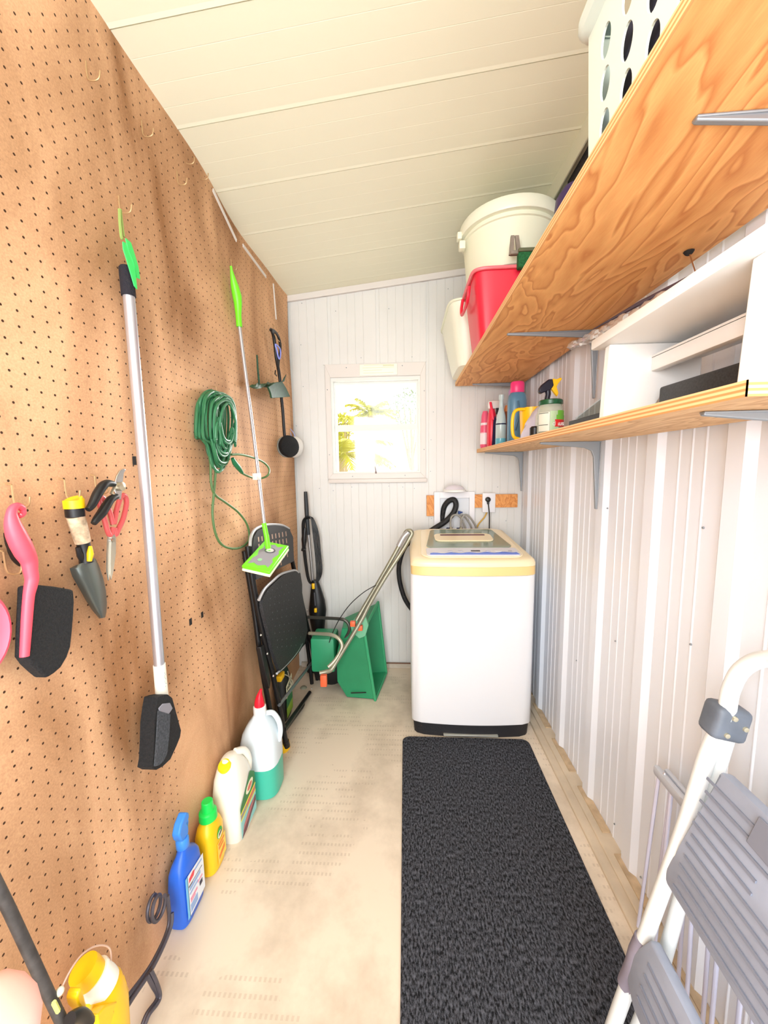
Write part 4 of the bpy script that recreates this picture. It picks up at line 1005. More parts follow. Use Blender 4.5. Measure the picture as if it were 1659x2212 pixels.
f.tube(smoothpath([u(272, 514), u(282, 525), u(289, 545), u(296, 570)]), 0.0012, seg=5); f.build('cord', mat('olive_cord', (140, 160, 84), 0.8), parent=t)
f = M()
f.slab([at(x, y, X=XL + 0.062) for x, y in ((264, 522), (270, 525), (276, 545), (284, 565), (291, 590), (295, 625), (289, 618), (281, 590), (272, 560), (265, 538))], (0.002, 0, 0))
f.slab([at(x, y, X=XL + 0.058) for x, y in ((272, 515), (283, 524), (293, 555), (299, 575), (303, 603), (296, 600), (288, 565), (278, 540))], (-0.002, 0, 0)); f.build('plastic_tail', mat('neon_green', (64, 226, 110), 0.3), parent=t)

# flat mop
g = W(0.030)
t = thing('flat_mop', 'flat mop with a lime green handle and rectangular head, hanging on the pegboard', 'mop', at(560, 1235, X=XL + 0.12))
f = M(); f.tube([g(499, 575), g(500, 584), g(503, 600), g(507, 618), g(512, 640), g(514, 655), g(515, 680), g(517, 706)], [0.004, 0.0045, 0.009, 0.014, 0.0165, 0.0145, 0.0105, 0.0105], seg=14); f.build('grip', LIME, parent=t)
f = M(); f.tube([g(517, 704), W(0.062)(545, 920), W(0.105)(571, 1133)], 0.0064, seg=12); f.build('pole', ALU, parent=t)
f = M(); f.tube([W(0.105)(570, 1130), W(0.112)(576, 1160), W(0.125)(580, 1190)], [0.0088, 0.0095, 0.011], seg=12); f.build('lower_joint', LIME, parent=t)
c1, c4, c2 = at(522, 1228, X=XL + 0.082), at(571, 1174, X=XL + 0.082), at(583, 1242, X=XL + 0.190); c3 = c2 + (c4 - c1)
nrm = (c2 - c1).cross(c4 - c1).normalized(); nrm = nrm if nrm.z > 0 else -nrm
f = M(); f.slab([c1, c2, c3, c4], nrm * -0.010); f.build('cloth', mat('mop_cloth', (246, 246, 214), 0.9), parent=t, bevel=0.003)
f = M(); f.slab([c1 + nrm * 0.0005, c2 + nrm * 0.0005, c3 + nrm * 0.0005, c4 + nrm * 0.0005], nrm * 0.012); hd = f.build('head', LIME, parent=t, bevel=0.004)
Q = Quad(*[p + nrm * 0.0125 for p in (c1, c2, c3, c4)], lift=0.0008)
if Q.n.dot(nrm) < 0: Q.n = -Q.n
f = M()
Q.patch(f, 0, [(0.14, 0.10), (0.30, 0.16), (0.50, 0.10), (0.72, 0.16), (0.86, 0.10), (0.88, 0.30), (0.78, 0.40), (0.88, 0.60), (0.80, 0.72), (0.86, 0.90), (0.66, 0.84), (0.50, 0.92), (0.30, 0.84), (0.14, 0.92), (0.20, 0.70), (0.12, 0.60), (0.22, 0.42), (0.14, 0.30)])
Q.ell(f, 1, 0.42, 0.28, 0.08, 0.05, 2); Q.ell(f, 2, 0.5, 0.66, 0.20, 0.10, 2); Q.ell(f, 3, 0.5, 0.66, 0.14, 0.07, 3)
f.build('foot_plate', [mat('mop_grey', (150, 148, 158), 0.6), mat('mop_teal', (150, 210, 160), 0.4), mat('mop_dark', (86, 88, 96), 0.5), mat('mop_silver', (214, 216, 214), 0.3)], parent=hd)
f = M(); f.rbox(-0.012, 0.012, -0.010, 0.010, -0.014, 0.014, 0.004, mx=Matrix.Translation(at(580, 1196, X=XL + 0.130))); f.build('swivel', mat('lime_dark', (96, 206, 36), 0.4), parent=hd)
f = M(); p = at(555, 1030, X=XL + 0.084); f.rbox(p.x - 0.010, p.x + 0.008, p.y - 0.020, p.y + 0.024, p.z - 0.012, p.z + 0.014, 0.003); tag(f.build('pole_clip', mat('clear_clip', (232, 214, 204), 0.3)), 'pale clip gripping the mop pole beside the green cord loop', 'clip')

# green extension cord, wound
t = thing('extension_cord', 'dark green extension cord wound in long loops on the pegboard', 'extension cord', at(470, 1020, X=XL + 0.03))
f = M(); f2 = M()
for i in range(20):
    ml = random.uniform(-6, 6); o_ = 0.016 + 0.0026 * i + random.uniform(0, .003)
    L = 432 + i * 2.6 + random.uniform(-8, 5); R_ = L + random.uniform(16, 34) + i * 1.0; R_ = min(R_, 500); bt = 1022 - abs(i - 6) * 5 + random.uniform(-10, 4); tp = 842 + abs(i - 5) * 1.6 + random.uniform(-2, 8)
    lb = 448 + i * 1.8; rb = lb + random.uniform(18, 30)
    lb = min(lb, 480); rb = min(rb, 505)
    pts = [((L + R_) / 2, tp), (R_ + 2, tp + 12), (R_ + 9, tp + 46), (R_ + 8 + 0.2 * ml, tp + 92), (rb + 3, bt - 40), (rb - 4, bt - 8), ((lb + rb) / 2, bt), (lb + 2, bt - 10), (lb - 8, bt - 50), (L - 8 - ml * .3, tp + 90), (L - 9, tp + 44), (L - 3, tp + 12)]
    f.tube(smoothpath([at(x, y, X=XL + o_ + 0.006 * math.sin(k * 1.3 + i)) for k, (x, y) in enumerate(pts)], 5, closed=True), 0.0042, closed=True, seg=7)
o = f.build('wound_bundle', CORDG, parent=t)
f = M(); f.tube(smoothpath([at(x, y, X=XL + 0.03) for x, y in ((452, 985), (455, 1005), (456, 1042), (464, 1068), (488, 1086), (515, 1107), (534, 1134), (538, 1164), (525, 1180), (505, 1185), (481, 1178), (466, 1154), (459, 1110), (462, 1066), (465, 1029), (466, 1000))]), 0.0040, seg=8)
f.build('hanging_loop', mat('cord_olive', (84, 120, 70), 0.5), parent=t)
f = M(); f.tube(smoothpath([at(x, y, X=XL + o_) for x, y, o_ in ((500, 982, .05), (520, 982, .06), (545, 988, .07), (568, 998, .075), (581, 1012, .085), (579, 1026, .09), (565, 1033, .065), (547, 1032, .06), (530, 1026, .055), (519, 1019, .055))]), 0.0040, seg=8); f.build('end_loop', mat('cord_olive'), parent=t)
f = M(); f.tube([at(502, 990, X=XL + 0.052), at(507, 1000, X=XL + 0.054), at(515, 1010, X=XL + 0.055), at(523, 1021, X=XL + 0.055)], [0.006, 0.009, 0.0095, 0.006], seg=10); f.build('connector', mat('cord_plug_green', (28, 112, 70), 0.45), parent=t)

# pink hand brush
g = W(0.052)
t = thing('hand_brush', 'coral pink hand brush with thick black bristles on the pegboard', 'brush', g(110, 1465))
f = M(); f.tube(smoothpath([g(48, 1098), g(38, 1093), g(29, 1098), g(25, 1110), g(27, 1130), g(34, 1152), g(44, 1174), g(54, 1194), g(63, 1212), g(66, 1232), g(69, 1250), g(66, 1268), g(62, 1290), g(58, 1340), g(53, 1418)], 4),
             rads([0.005, .0055, .006, .007, .010, .0125, .0135, .013, .011, .0095, .009, .0085, .0075, .0072, .0062], 4), seg=12); f.build('handle', PINK, parent=t)
f = M(); f.tube(smoothpath([g(49, 1096), g(50, 1108), g(44, 1114), g(38, 1112)], 4), 0.004, seg=8); f.build('hang_loop', PINK, parent=t)
f = M(); f.tube(smoothpath([W(0.026)(20, 1150), W(0.024)(32, 1180), W(0.024)(45, 1208), W(0.026)(52, 1220)], 4), [0.007, .008, .009, .010, .010, .011, .011, .011, .010, .009, .008, .007, .006][:13], seg=10); f.build('grip_pad', BLACK, parent=t)
f = M(); f.slab([at(x, y, X=XL + 0.056) for x, y in ((66, 1266), (90, 1264), (120, 1267), (160, 1274), (162, 1300), (160, 1337), (157, 1370), (154, 1397), (146, 1420), (133, 1442), (118, 1455), (103, 1465), (88, 1452), (72, 1437), (60, 1420), (62, 1360), (65, 1300))], (-0.024, 0, 0)); f.build('bristles', BRISTLE, parent=t, bevel=0.004)
# pink dustpan at the frame edge
c = at(26, 1345, X=XL + 0.037) + Vector((-0.007, -0.0475, 0))
t = thing('dustpan', 'coral pink rounded dustpan cut by the left edge of the frame', 'dustpan', c)
f = M(); f.loft([[Vector((XL + x_, c.y + r_ * math.cos(a * PI / 16) * 1.0, c.z + r_ * 1.35 * math.sin(a * PI / 16))) for a in range(32)] for x_, r_ in ((0.016, 0.040), (0.018, 0.044), (0.032, 0.0475), (0.036, 0.0475), (0.037, 0.044), (0.022, 0.040))]); f.build('pan', mat('dustpan_pink', (250, 110, 130), 0.4), parent=t)
f = M(); f.tube([c + Vector((0, 0, 0.055)), c + Vector((0.002, 0, 0.12))], [0.012, 0.010]); f.build('handle', PINK, parent=t)

# trowel
g = W(0.035)
t = thing('trowel', 'garden trowel with a yellow cap and camouflage grip on the pegboard', 'trowel', g(222, 1335))
f = M(); f.tube([g(158, 1078), g(159, 1080), g(161, 1098)], [0.0145, 0.0165, 0.0165], seg=18); f.build('cap', YEL, parent=t)
f = M(); f.tube([g(161, 1098), g(163, 1116)], [0.0150, 0.0150], seg=18); f.build('band', BLACK, parent=t)
CAMO = mat('camouflage_wrap', (196, 170, 140), 0.7, var=(70, 0.55))
f = M(); f.tube([g(163, 1115), g(168, 1132), g(174, 1152), g(179, 1172)], [0.0140, 0.0140, 0.0135, 0.0125], seg=18); f.build('grip', CAMO, parent=t)
f = M(); f.tube([g(179, 1171), g(184, 1192), g(187, 1215)], [0.0110, 0.0105, 0.012], seg=14); f.tube([g(168, 1182), g(174, 1200), g(180, 1216)], [0.004, 0.006, 0.004], seg=8); f.build('neck', BLACK, parent=t)
f = M(); f.tube([W(0.047)(195, 1180), W(0.049)(195, 1196), W(0.047)(193, 1212)], [0.003, 0.0058, 0.004], seg=10); f.build('button', YEL, parent=t)
# scooped blade: cross sections along its length
bl = []
for (lx, ly, rx, ry) in ((163, 1222, 206, 1206), (152, 1228, 214, 1222), (158, 1246, 223, 1248), (172, 1270, 229, 1276), (187, 1297, 231, 1302), (202, 1320, 230, 1322), (216, 1336, 227, 1334)):
    row = []
    for k in range(9):
        u = k / 8; row.append(at(lx + (rx - lx) * u, ly + (ry - ly) * u, X=XL + 0.024 + 0.016 * math.sin(PI * u) ** 0.8))
    bl.append(row)
f = M(); n9 = 9; vs = [p for r_ in bl for p in r_]; nn = len(vs); vs += [p + Vector((-0.0016, 0, 0)) for p in vs]; fs = []
for i in range(len(bl) - 1):
    for k in range(8): a = i * 9 + k; fs += [(a, a + 1, a + 10, a + 9), (nn + a, nn + a + 9, nn + a + 10, nn + a + 1)]
f.add(vs, fs); f.build('blade', mat('grey_steel_blade', (92, 98, 94), 0.38, metal=0.5), parent=t, smooth=60)

# pruning shears
t = thing('pruning_shears', 'pruning shears with black grips and a silver hooked blade, hung over the red scissors', 'shears', at(235, 1130, X=XL + 0.05))
g = W(0.058)
f = M(); f.slab([g(x, y) for x, y in ((253, 1028), (260, 1016), (268, 1012), (273, 1014), (268, 1022), (266, 1040), (264, 1062), (262, 1080), (256, 1078), (248, 1060), (250, 1040))], (-0.004, 0, 0))
f.build('blade', CHROME, parent=t, bevel=0.001)
f = M(); f.lathe([(0.009, 0), (0.009, 0.006), (0.004, 0.008)], g(259, 1051), (1, 0, 0), 16); f.tube([g(240, 1044), g(248, 1050), g(240, 1066), g(250, 1070)], 0.003, seg=6); f.build('pivot', mat('brass_grey', (206, 196, 170), 0.3, metal=0.8), parent=t)
f = M(); f.tube(smoothpath([g(246, 1046), g(232, 1044), g(222, 1050), g(210, 1068), g(199, 1090), g(190, 1101)], 4), rads([.006, .0075, .0085, .0085, .007, .005], 4), seg=10); f.build('grip', BLACK, parent=t)
f = M(); f.tube(smoothpath([g(252, 1072), g(240, 1078), g(230, 1092), g(220, 1108), g(210, 1120), g(202, 1131)], 4), rads([.006, .0075, .0085, .0085, .007, .005], 4), seg=10); f.build('grip', BLACK, parent=t)
# scissors
t = thing('scissors', 'red-handled scissors hanging blades down under the pruning shears', 'scissors', at(236, 1255, X=XL + 0.03))
g = W(0.034)
f = M(); f.tube(smoothpath([g(x, y) for x, y in ((246, 1132), (252, 1100), (262, 1072), (270, 1072), (273, 1088), (266, 1120), (256, 1142), (249, 1156), (247, 1140))], 4), 0.0052, seg=9)
f.tube(smoothpath([g(x, y) for x, y in ((244, 1132), (236, 1104), (222, 1075), (214, 1080), (218, 1098), (226, 1124), (232, 1146), (238, 1156), (244, 1140))], 4), 0.0050, seg=9); f.build('handle_pair', REDD, parent=t)
f = M(); f.slab([g(x, y) for x, y in ((234, 1152), (240, 1156), (240, 1200), (238, 1235), (235, 1254), (232, 1235), (232, 1195))], (-0.0025, 0, 0)); f.build('blade', mat('scissor_steel', (196, 192, 180), 0.25, metal=0.7), parent=t)
f = M(); f.slab([g(x, y) for x, y in ((239, 1152), (248, 1156), (248, 1195), (243, 1232), (238, 1252), (237, 1235), (237, 1195))], (0.0025, 0, 0)); f.build('blade', mat('scissor_steel'), parent=t)
f = M(); f.lathe([(0.005, 0), (0.004, 0.005)], g(241, 1167), (1, 0, 0), 14); f.build('rivet', CHROME, parent=t)

# long-handled round black brush
t = thing('scrub_brush', 'black long-handled brush with a round scrubbing head at the far end of the pegboard', 'brush', at(617, 985, X=XL + 0.05))
g = W(0.035)
f = M(); f.tube(smoothpath([g(x, y) for x, y in ((585, 712), (590, 722), (594, 746), (597, 774), (602, 801), (605, 824), (608, 860), (611, 890), (613, 921), (615, 945))], 4), 0.0075, seg=10)
f.tube(smoothpath([g(x, y) for x, y in ((585, 712), (592, 715), (600, 725), (605, 742), (605, 760), (602, 776), (601, 790))], 4), 0.0065, seg=10)
f.tube([g(595, 800), g(594, 808), g(598, 812)], 0.003, seg=6); f.build('handle', BLACK, parent=t)
c = at(620, 965, X=XL + 0.045); ax = Vector((0.75, -0.62, 0.05))
f = M(); f.lathe([(0.040, -0.006), (0.050, 0.0), (0.056, 0.016), (0.052, 0.030), (0.036, 0.034)], c, ax, 26); f.build('scrub_head', BRISTLE, parent=t)
f = M(); f.lathe([(0.050, -0.014), (0.054, -0.010), (0.054, -0.002), (0.046, 0.0)], c, ax, 26); f.build('backing', mat('grey_backing', (150, 150, 142), 0.5), parent=t)
# dust mask
t = thing('dust_mask', 'white dust mask hanging by blue straps behind the black round brush', 'mask', at(640, 985, X=XL + 0.06))
c = at(637, 966, Y=2.105)
f = M(); f.lathe([(0.058, 0.0), (0.056, 0.010), (0.046, 0.026), (0.026, 0.038), (0.004, 0.042)], c, Vector((0.9, -0.3, -0.15)), 26); f.build('cup', mat('mask_white', (238, 236, 232), 0.8), parent=t)
f = M(); s_ = lambda x, y: at(x, y, Y=2.10)
f.tube(smoothpath([s_(613, 893), s_(616, 910), s_(622, 922), s_(632, 932), s_(640, 948)], 4), 0.0022, seg=6); f.tube(smoothpath([s_(613, 893), s_(619, 906), s_(624, 922), s_(630, 945)], 4), 0.0022, seg=6)
f.tube(smoothpath([s_(610, 930), s_(603, 940), s_(600, 950)], 4), 0.002, seg=6); f.build('strap', mat('pale_blue_strap', (170, 186, 246), 0.6), parent=t)
f = M(); p = s_(621, 922); f.slab([p + Vector((-0.010, 0, 0.014)), p + Vector((0.010, 0, 0.0)), p + Vector((0.018, 0, -0.012)), p + Vector((-0.002, 0, -0.004))], (0, 0.004, 0)); f.build('buckle', mat('strap_blue', (60, 110, 232), 0.5), parent=t)
t = thing('goggle_strap', 'small blue loop strap hanging inside the top loop of the black brush', 'strap', at(600, 780, X=XL + 0.06))
g = W(0.050); f = M(); f.tube(smoothpath([g(x, y) for x, y in ((595, 744), (604, 752), (606, 765), (604, 775), (601, 771), (598, 757))], 4, closed=True), 0.0035, closed=True, seg=7); f.build('loop', mat('periwinkle', (150, 160, 246), 0.5), parent=t)
f = M(); f.tube([g(593, 722), g(598, 732), g(604, 738)], 0.0018, seg=6); f.build('wire', WIRE, parent=t)
# green garden bracket
t = thing('garden_bracket', 'dark green twisted metal bracket with an upright rod and flared blade, beside the mop pole', 'bracket', at(575, 835, X=XL + 0.03))
g = W(0.040)
f = M(); f.tube([g(555, 767), g(557, 798), g(560, 830)], [0.0035, 0.004, 0.004], seg=8); f.build('rod', DKGREEN, parent=t)
rings = []
for i in range(25):
    k = i / 24; c = g(545 + 50 * k, 834 - 5 * k); a0 = k * 7.0; rings.append([c + Vector((math.cos(a0 + q * PI / 2) * 0.013 * (1 if q % 2 == 0 else 0.5), 0, math.sin(a0 + q * PI / 2) * 0.013 * (1 if q % 2 == 0 else 0.5))) for q in range(4)])
f = M(); f.loft(rings); f.build('twisted_bar', mat('mottled_green', (52, 84, 56), 0.5, var=(50, 0.6)), parent=t, smooth=20)
f = M(); f.slab([W(0.055)(x, y) for x, y in ((576, 836), (590, 827), (606, 824), (615, 838), (624, 857), (600, 859), (584, 860), (581, 848))], (0.008, 0, 0)); f.slab([W(0.06)(x, y) for x, y in ((607, 827), (613, 815), (618, 808), (613, 824))], (0.003, 0, 0)); f.build('flared_blade', DKGREEN, parent=t, bevel=0.003)

# ================================================================== FLOOR, LEFT SIDE
def label_on(t, quad, mats, patches, parent=None, lift=0.0006):
    Qd = Quad(*quad, lift=lift)
    if Qd.n.x < 0: Qd.n = -Qd.n
    f = M()
    for (k, kind, args, lv) in patches:
        if kind == 'r': Qd.rect(f, k, *args, lv)
        elif kind == 'e': Qd.ell(f, k, *args, lv)
        else: Qd.patch(f, k, args, lv)
    return f.build('label', mats, parent=parent or t)


# blue spray bottle (flat sided)
bx, by, yaw = -0.606, 0.882, 0.0
t = thing('spray_bottle', 'blue trigger spray bottle with a white label on the floor by the pegboard', 'spray bottle', (bx, by, 0))
f = M(); f.loft([sring(bx, by, z, a, b, n, 32) for z, a, b, n in ((0.0, 0.020, 0.044, 4), (0.006, 0.025, 0.050, 4), (0.115, 0.025, 0.051, 4), (0.150, 0.024, 0.047, 3.5), (0.165, 0.020, 0.040, 3), (0.178, 0.015, 0.026, 2.4), (0.192, 0.013, 0.015, 2), (0.200, 0.013, 0.014, 2))]); f.build('bottle_body', BLUE, parent=t)
f = M(); f.lathe([(0.015, 0.196), (0.0165, 0.198), (0.0165, 0.218), (0.013, 0.224)], (bx, by, 0)); f.build('collar', mat('azure', (60, 140, 236), 0.35), parent=t)
f = M(); f.slab([(bx - 0.011, by + u, v) for u, v in ((-0.012, 0.222), (0.014, 0.222), (0.016, 0.242), (0.010, 0.256), (0.022, 0.262), (0.022, 0.276), (0.010, 0.288), (-0.014, 0.276), (-0.026, 0.256), (-0.022, 0.238))], (0.022, 0, 0)); f.build('spray_head', mat('azure'), parent=t, bevel=0.004)
f = M(); f.tube([(bx, by + 0.018, 0.262), (bx, by + 0.026, 0.245), (bx, by + 0.022, 0.226)], [0.005, 0.004, 0.003]); f.build('trigger', mat('azure'), parent=t)
xx = bx + 0.0258
label_on(t, ((xx, by - 0.040, 0.022), (xx, by + 0.044, 0.022), (xx, by + 0.044, 0.128), (xx, by - 0.040, 0.142)), [mat('paper_white', (236, 242, 250), 0.5), mat('paper_sky', (120, 200, 246), 0.5), mat('logo_red', (232, 70, 84), 0.5), mat('print_dark', (60, 60, 80), 0.6), mat('print_blue', (150, 180, 226), 0.6), mat('print_pink', (236, 150, 176), 0.6)],
         [(1, 'r', (0, 0, 0.12, 1), 1), (0, 'r', (0.10, 0, 1, 1), 1), (2, 'p', [(0.16, 0.80), (0.42, 0.82), (0.50, 0.92), (0.40, 0.95), (0.18, 0.90)], 2), (3, 'r', (0.14, 0.715, 0.90, 0.730), 2), (3, 'r', (0.14, 0.700, 0.34, 0.730), 2), (4, 'r', (0.16, 0.60, 0.78, 0.68), 2), (4, 'r', (0.16, 0.50, 0.62, 0.55), 2), (5, 'r', (0.18, 0.34, 0.56, 0.40), 2), (5, 'r', (0.18, 0.29, 0.44, 0.32), 2), (4, 'r', (0.16, 0.06, 0.55, 0.25), 2), (3, 'r', (0.70, 0.28, 0.86, 0.40), 2), (4, 'r', (0.5, 0.88, 0.9, 0.93), 2), (5, 'r', (0.6, 0.45, 0.88, 0.5), 2)])
# yellow bottle with green cap
bx, by = -0.602, 1.003
t = thing('plant_food_bottle', 'yellow plastic bottle with a bright green cap between the blue bottle and the white jug', 'bottle', (bx, by, 0))
f = M(); f.loft([sring(bx, by, z, a, b, n, 32) for z, a, b, n in ((0, 0.024, 0.036, 3), (0.006, 0.030, 0.042, 3), (0.06, 0.031, 0.044, 3), (0.12, 0.031, 0.044, 3), (0.142, 0.027, 0.038, 2.6), (0.155, 0.020, 0.026, 2.2), (0.160, 0.018, 0.02, 2))]); f.build('bottle_body', YEL, parent=t)
f = M(); f.lathe([(0.024, 0.158), (0.026, 0.160), (0.025, 0.182), (0.021, 0.186), (0.018, 0.187), (0.016, 0.214), (0.014, 0.216), (0.002, 0.216)], (bx, by, 0)); f.build('cap', GREENC, parent=t)
xx = bx + 0.0316
label_on(t, ((xx, by - 0.022, 0.015), (xx, by + 0.034, 0.015), (xx, by + 0.034, 0.135), (xx, by - 0.022, 0.135)), [mat('logo_green', (40, 180, 60), 0.5), mat('print_black', (36, 40, 30), 0.5), mat('paper_cream', (250, 246, 214), 0.5), mat('print_orange', (240, 130, 50), 0.5), mat('print_gold', (246, 216, 90), 0.5)],
         [(4, 'r', (0.10, 0.05, 0.95, 0.60), 1), (0, 'e', (0.40, 0.80, 0.26, 0.14), 1), (2, 'e', (0.40, 0.76, 0.20, 0.09), 2), (1, 'p', [(0.24, 0.74), (0.56, 0.78), (0.56, 0.83), (0.30, 0.80)], 3), (3, 'r', (0.20, 0.50, 0.80, 0.56), 2), (3, 'r', (0.20, 0.40, 0.70, 0.46), 2), (3, 'p', [(0.20, 0.14), (0.80, 0.22), (0.80, 0.34), (0.20, 0.24)], 2)])
# white jug with yellow cap
bx, by = -0.583, 1.125
t = thing('herbicide_jug', 'big white plastic jug with a yellow cap and green label on the floor', 'jug', (bx, by, 0))
JW = mat('jug_ivory', (246, 243, 230), 0.35)
f = M(); f.loft([sring(bx + dx, by + dy, z, a, b, n, 36) for z, a, b, n, dx, dy in ((0, 0.042, 0.058, 4, 0, 0), (0.008, 0.048, 0.064, 4, 0, 0), (0.10, 0.049, 0.067, 4, 0, 0), (0.17, 0.048, 0.066, 3.5, 0, 0), (0.21, 0.044, 0.060, 3, 0, -0.002), (0.24, 0.036, 0.048, 2.6, 0, -0.006), (0.262, 0.026, 0.036, 2.3, 0, -0.010), (0.272, 0.018, 0.026, 2, 0, -0.012), (0.275, 0.006, 0.008, 2, 0, -0.012))]); f.build('jug_body', JW, parent=t)
f = M(); f.lathe([(0.021, -0.004), (0.0215, 0.006), (0.018, 0.012), (0.002, 0.013)], (bx - 0.002, by - 0.036, 0.256), (-0.10, -0.45, 0.9), 24); f.build('cap', mat('cap_yellow', (250, 222, 30), 0.35), parent=t)
f = M(); f.tube(smoothpath([(bx + 0.010, by + 0.012, 0.268), (bx + 0.026, by + 0.042, 0.250), (bx + 0.030, by + 0.062, 0.205), (bx + 0.028, by + 0.062, 0.165)]), 0.012, seg=12); f.build('handle', JW, parent=t)
xx = bx + 0.0496
label_on(t, ((xx, by - 0.058, 0.018), (xx, by + 0.060, 0.018), (xx, by + 0.060, 0.175), (xx, by - 0.058, 0.160)), [mat('label_forest', (60, 128, 70), 0.5), mat('paper_cream'), mat('label_coral', (222, 120, 100), 0.5), mat('label_grey', (160, 156, 146), 0.5), mat('label_lemon', (250, 240, 80), 0.5), mat('label_maroon', (112, 66, 78), 0.5), mat('label_aqua', (150, 214, 214), 0.5), mat('label_rose', (196, 116, 120), 0.5)],
         [(0, 'p', [(0, 0.62), (1, 0.62), (1, 0.90), (0.72, 1.12), (0, 0.74)], 1), (3, 'r', (0, 0.46, 1, 0.62), 1), (6, 'r', (0, 0.0, 1, 0.46), 1), (1, 'e', (0.62, 0.83, 0.24, 0.11), 2), (2, 'e', (0.62, 0.83, 0.15, 0.06), 3), (4, 'r', (0, 0.60, 1, 0.635), 2), (4, 'r', (0, 0.44, 1, 0.47), 2), (2, 'p', [(0.38, 0.50), (0.95, 0.50), (0.95, 0.60), (0.38, 0.60)], 2),
          (5, 'p', [(0.02, 0.02), (0.30, 0.0), (0.62, 0.14), (0.98, 0.22), (0.98, 0.36), (0.55, 0.36), (0.22, 0.24)], 2), (7, 'p', [(0.08, 0.14), (0.40, 0.20), (0.80, 0.30), (0.90, 0.36), (0.50, 0.34), (0.15, 0.24)], 3)])
# windscreen fluid jug
bx, by = -0.548, 1.295
t = thing('washer_fluid_jug', 'translucent jug half full of teal liquid with a red pour spout', 'jug', (bx, by, 0))
MILK = mat('milky_plastic', (222, 234, 240), 0.3); TEAL = mat('teal_liquid_jug', (66, 186, 160), 0.3)
def jr(z):
    return [(0, .060, .062), (0.008, .068, .070), (0.12, .069, .071), (0.20, .068, .070), (0.235, .060, .062), (0.265, .044, .046), (0.288, .026, .027), (0.300, .020, .020)]
pr = jr(0)
f = M(); f.loft([sring(bx, by, z, a, b, 3.2, 36) for z, a, b in pr if z <= 0.12]); f.build('liquid_level', TEAL, parent=t)
f = M(); f.loft([sring(bx, by, z + (0.0005 if z == 0.12 else 0), a, b, 3.2, 36) for z, a, b in pr if z >= 0.12]); f.build('jug_body', MILK, parent=t)
f = M(); f.tube(smoothpath([(bx + 0.022, by + 0.006, 0.296), (bx + 0.045, by + 0.012, 0.292), (bx + 0.066, by + 0.010, 0.262), (bx + 0.072, by + 0.006, 0.225), (bx + 0.066, by + 0.002, 0.19)]), 0.0095, seg=12); f.build('handle', MILK, parent=t)
f = M(); f.lathe([(0.021, 0.296), (0.023, 0.298), (0.023, 0.326), (0.018, 0.330)], (bx, by, 0)); f.build('neck_ring', mat('cap_white', (240, 240, 238), 0.4), parent=t)
f = M(); f.tube(smoothpath([(bx, by, 0.328), (bx, by, 0.350), (bx + 0.003, by, 0.372), (bx + 0.009, by, 0.394)], 4), [0.019, .0185, .018, .0175, .016, .015, .0135, .012, .010, .008, .006, .005, .004], seg=16); f.build('pour_spout', mat('spout_red', (232, 30, 52), 0.25), parent=t)

# folding chair leaning against the pegboard
CX0, CK = -0.512, -0.085
cp_ = lambda x, y, d=0.0: onp(x, y, CX0 + d, CK)
t = thing('folding_chair', 'folded black steel chair with perforated plastic back and seat, leaning on the pegboard', 'chair', cp_(640, 1600))
def rail(m_, pts, r=0.010, d=0.0, n=5): m_.tube(smoothpath([cp_(x, y, d) for x, y in pts], n), r, seg=10)
f = M(); rail(f, [(535, 1180), (545, 1251), (556, 1310), (568, 1370), (578, 1414), (589, 1457), (600, 1510), (608, 1552), (618, 1608)], 0.011); f.build('leg', BLACKM, parent=t)
f = M(); rail(f, [(528, 1190), (540, 1262), (551, 1330), (560, 1400), (571, 1470), (586, 1550), (597, 1610), (604, 1650)], 0.0105, -0.022); f.build('leg', BLACKM, parent=t)
f = M(); rail(f, [(622, 1142), (629, 1200), (644, 1267), (660, 1335), (672, 1389), (681, 1440), (688, 1484)], 0.011); f.build('leg', BLACKM, parent=t)
f = M(); rail(f, [(630, 1236), (648, 1300), (662, 1380), (672, 1460), (678, 1526)], 0.0105, -0.022); f.build('leg', BLACKM, parent=t)


def perforated(m_, poly, d, thick, holes):
    m_.slab([cp_(x, y, d) for x, y in poly], (thick, 0, 0))
    return m_


back = [(541, 1176), (543, 1160), (551, 1146), (570, 1137), (590, 1135), (608, 1137), (621, 1143), (629, 1160), (630, 1190), (631, 1212), (606, 1224), (589, 1231), (568, 1244), (549, 1252), (544, 1220)]
f = M(); f.slab([cp_(x, y, 0.004) for x, y in back], (0.010, 0, 0)); f.use(1)
for r_ in range(5):
    for c_ in range(9):
        x = 558 + c_ * 7.4 + r_ * 1.0; y = 1160 + r_ * 15 - c_ * 1.5
        if r_ > 3 and c_ > 6: continue
        a, b = cp_(x, y, 0.0143), cp_(x + 1.2, y + 10, 0.0143); f.slab([a + Vector((0, -0.006, 0)), a + Vector((0, 0.005, 0)), b + Vector((0, 0.005, 0)), b + Vector((0, -0.006, 0))], (0.0006, 0, 0))
bk = f.build('backrest', [mat('chair_plastic_black', (44, 44, 47), 0.5), mat('slot_show_through', (190, 160, 142), 0.8)], parent=t)
f = M(); rail(f, [(540, 1180), (542, 1160), (551, 1144), (570, 1135), (590, 1133), (610, 1135), (624, 1142)], 0.006, 0.010); f.build('back_rim', mat('rim_silver', (190, 190, 192), 0.35, metal=0.3), parent=t)
seat = [(560, 1294), (571, 1274), (589, 1256), (604, 1243), (617, 1237), (634, 1233), (643, 1238), (647, 1262), (647, 1280), (654, 1321), (659, 1362), (652, 1389), (642, 1406), (630, 1421), (614, 1438), (599, 1452), (590, 1430), (581, 1402), (574, 1370), (565, 1335), (560, 1312)]
f = M(); f.slab([cp_(x, y, 0.012) for x, y in seat], (0.014, 0, 0)); fs_ = f; fs_.use(1)
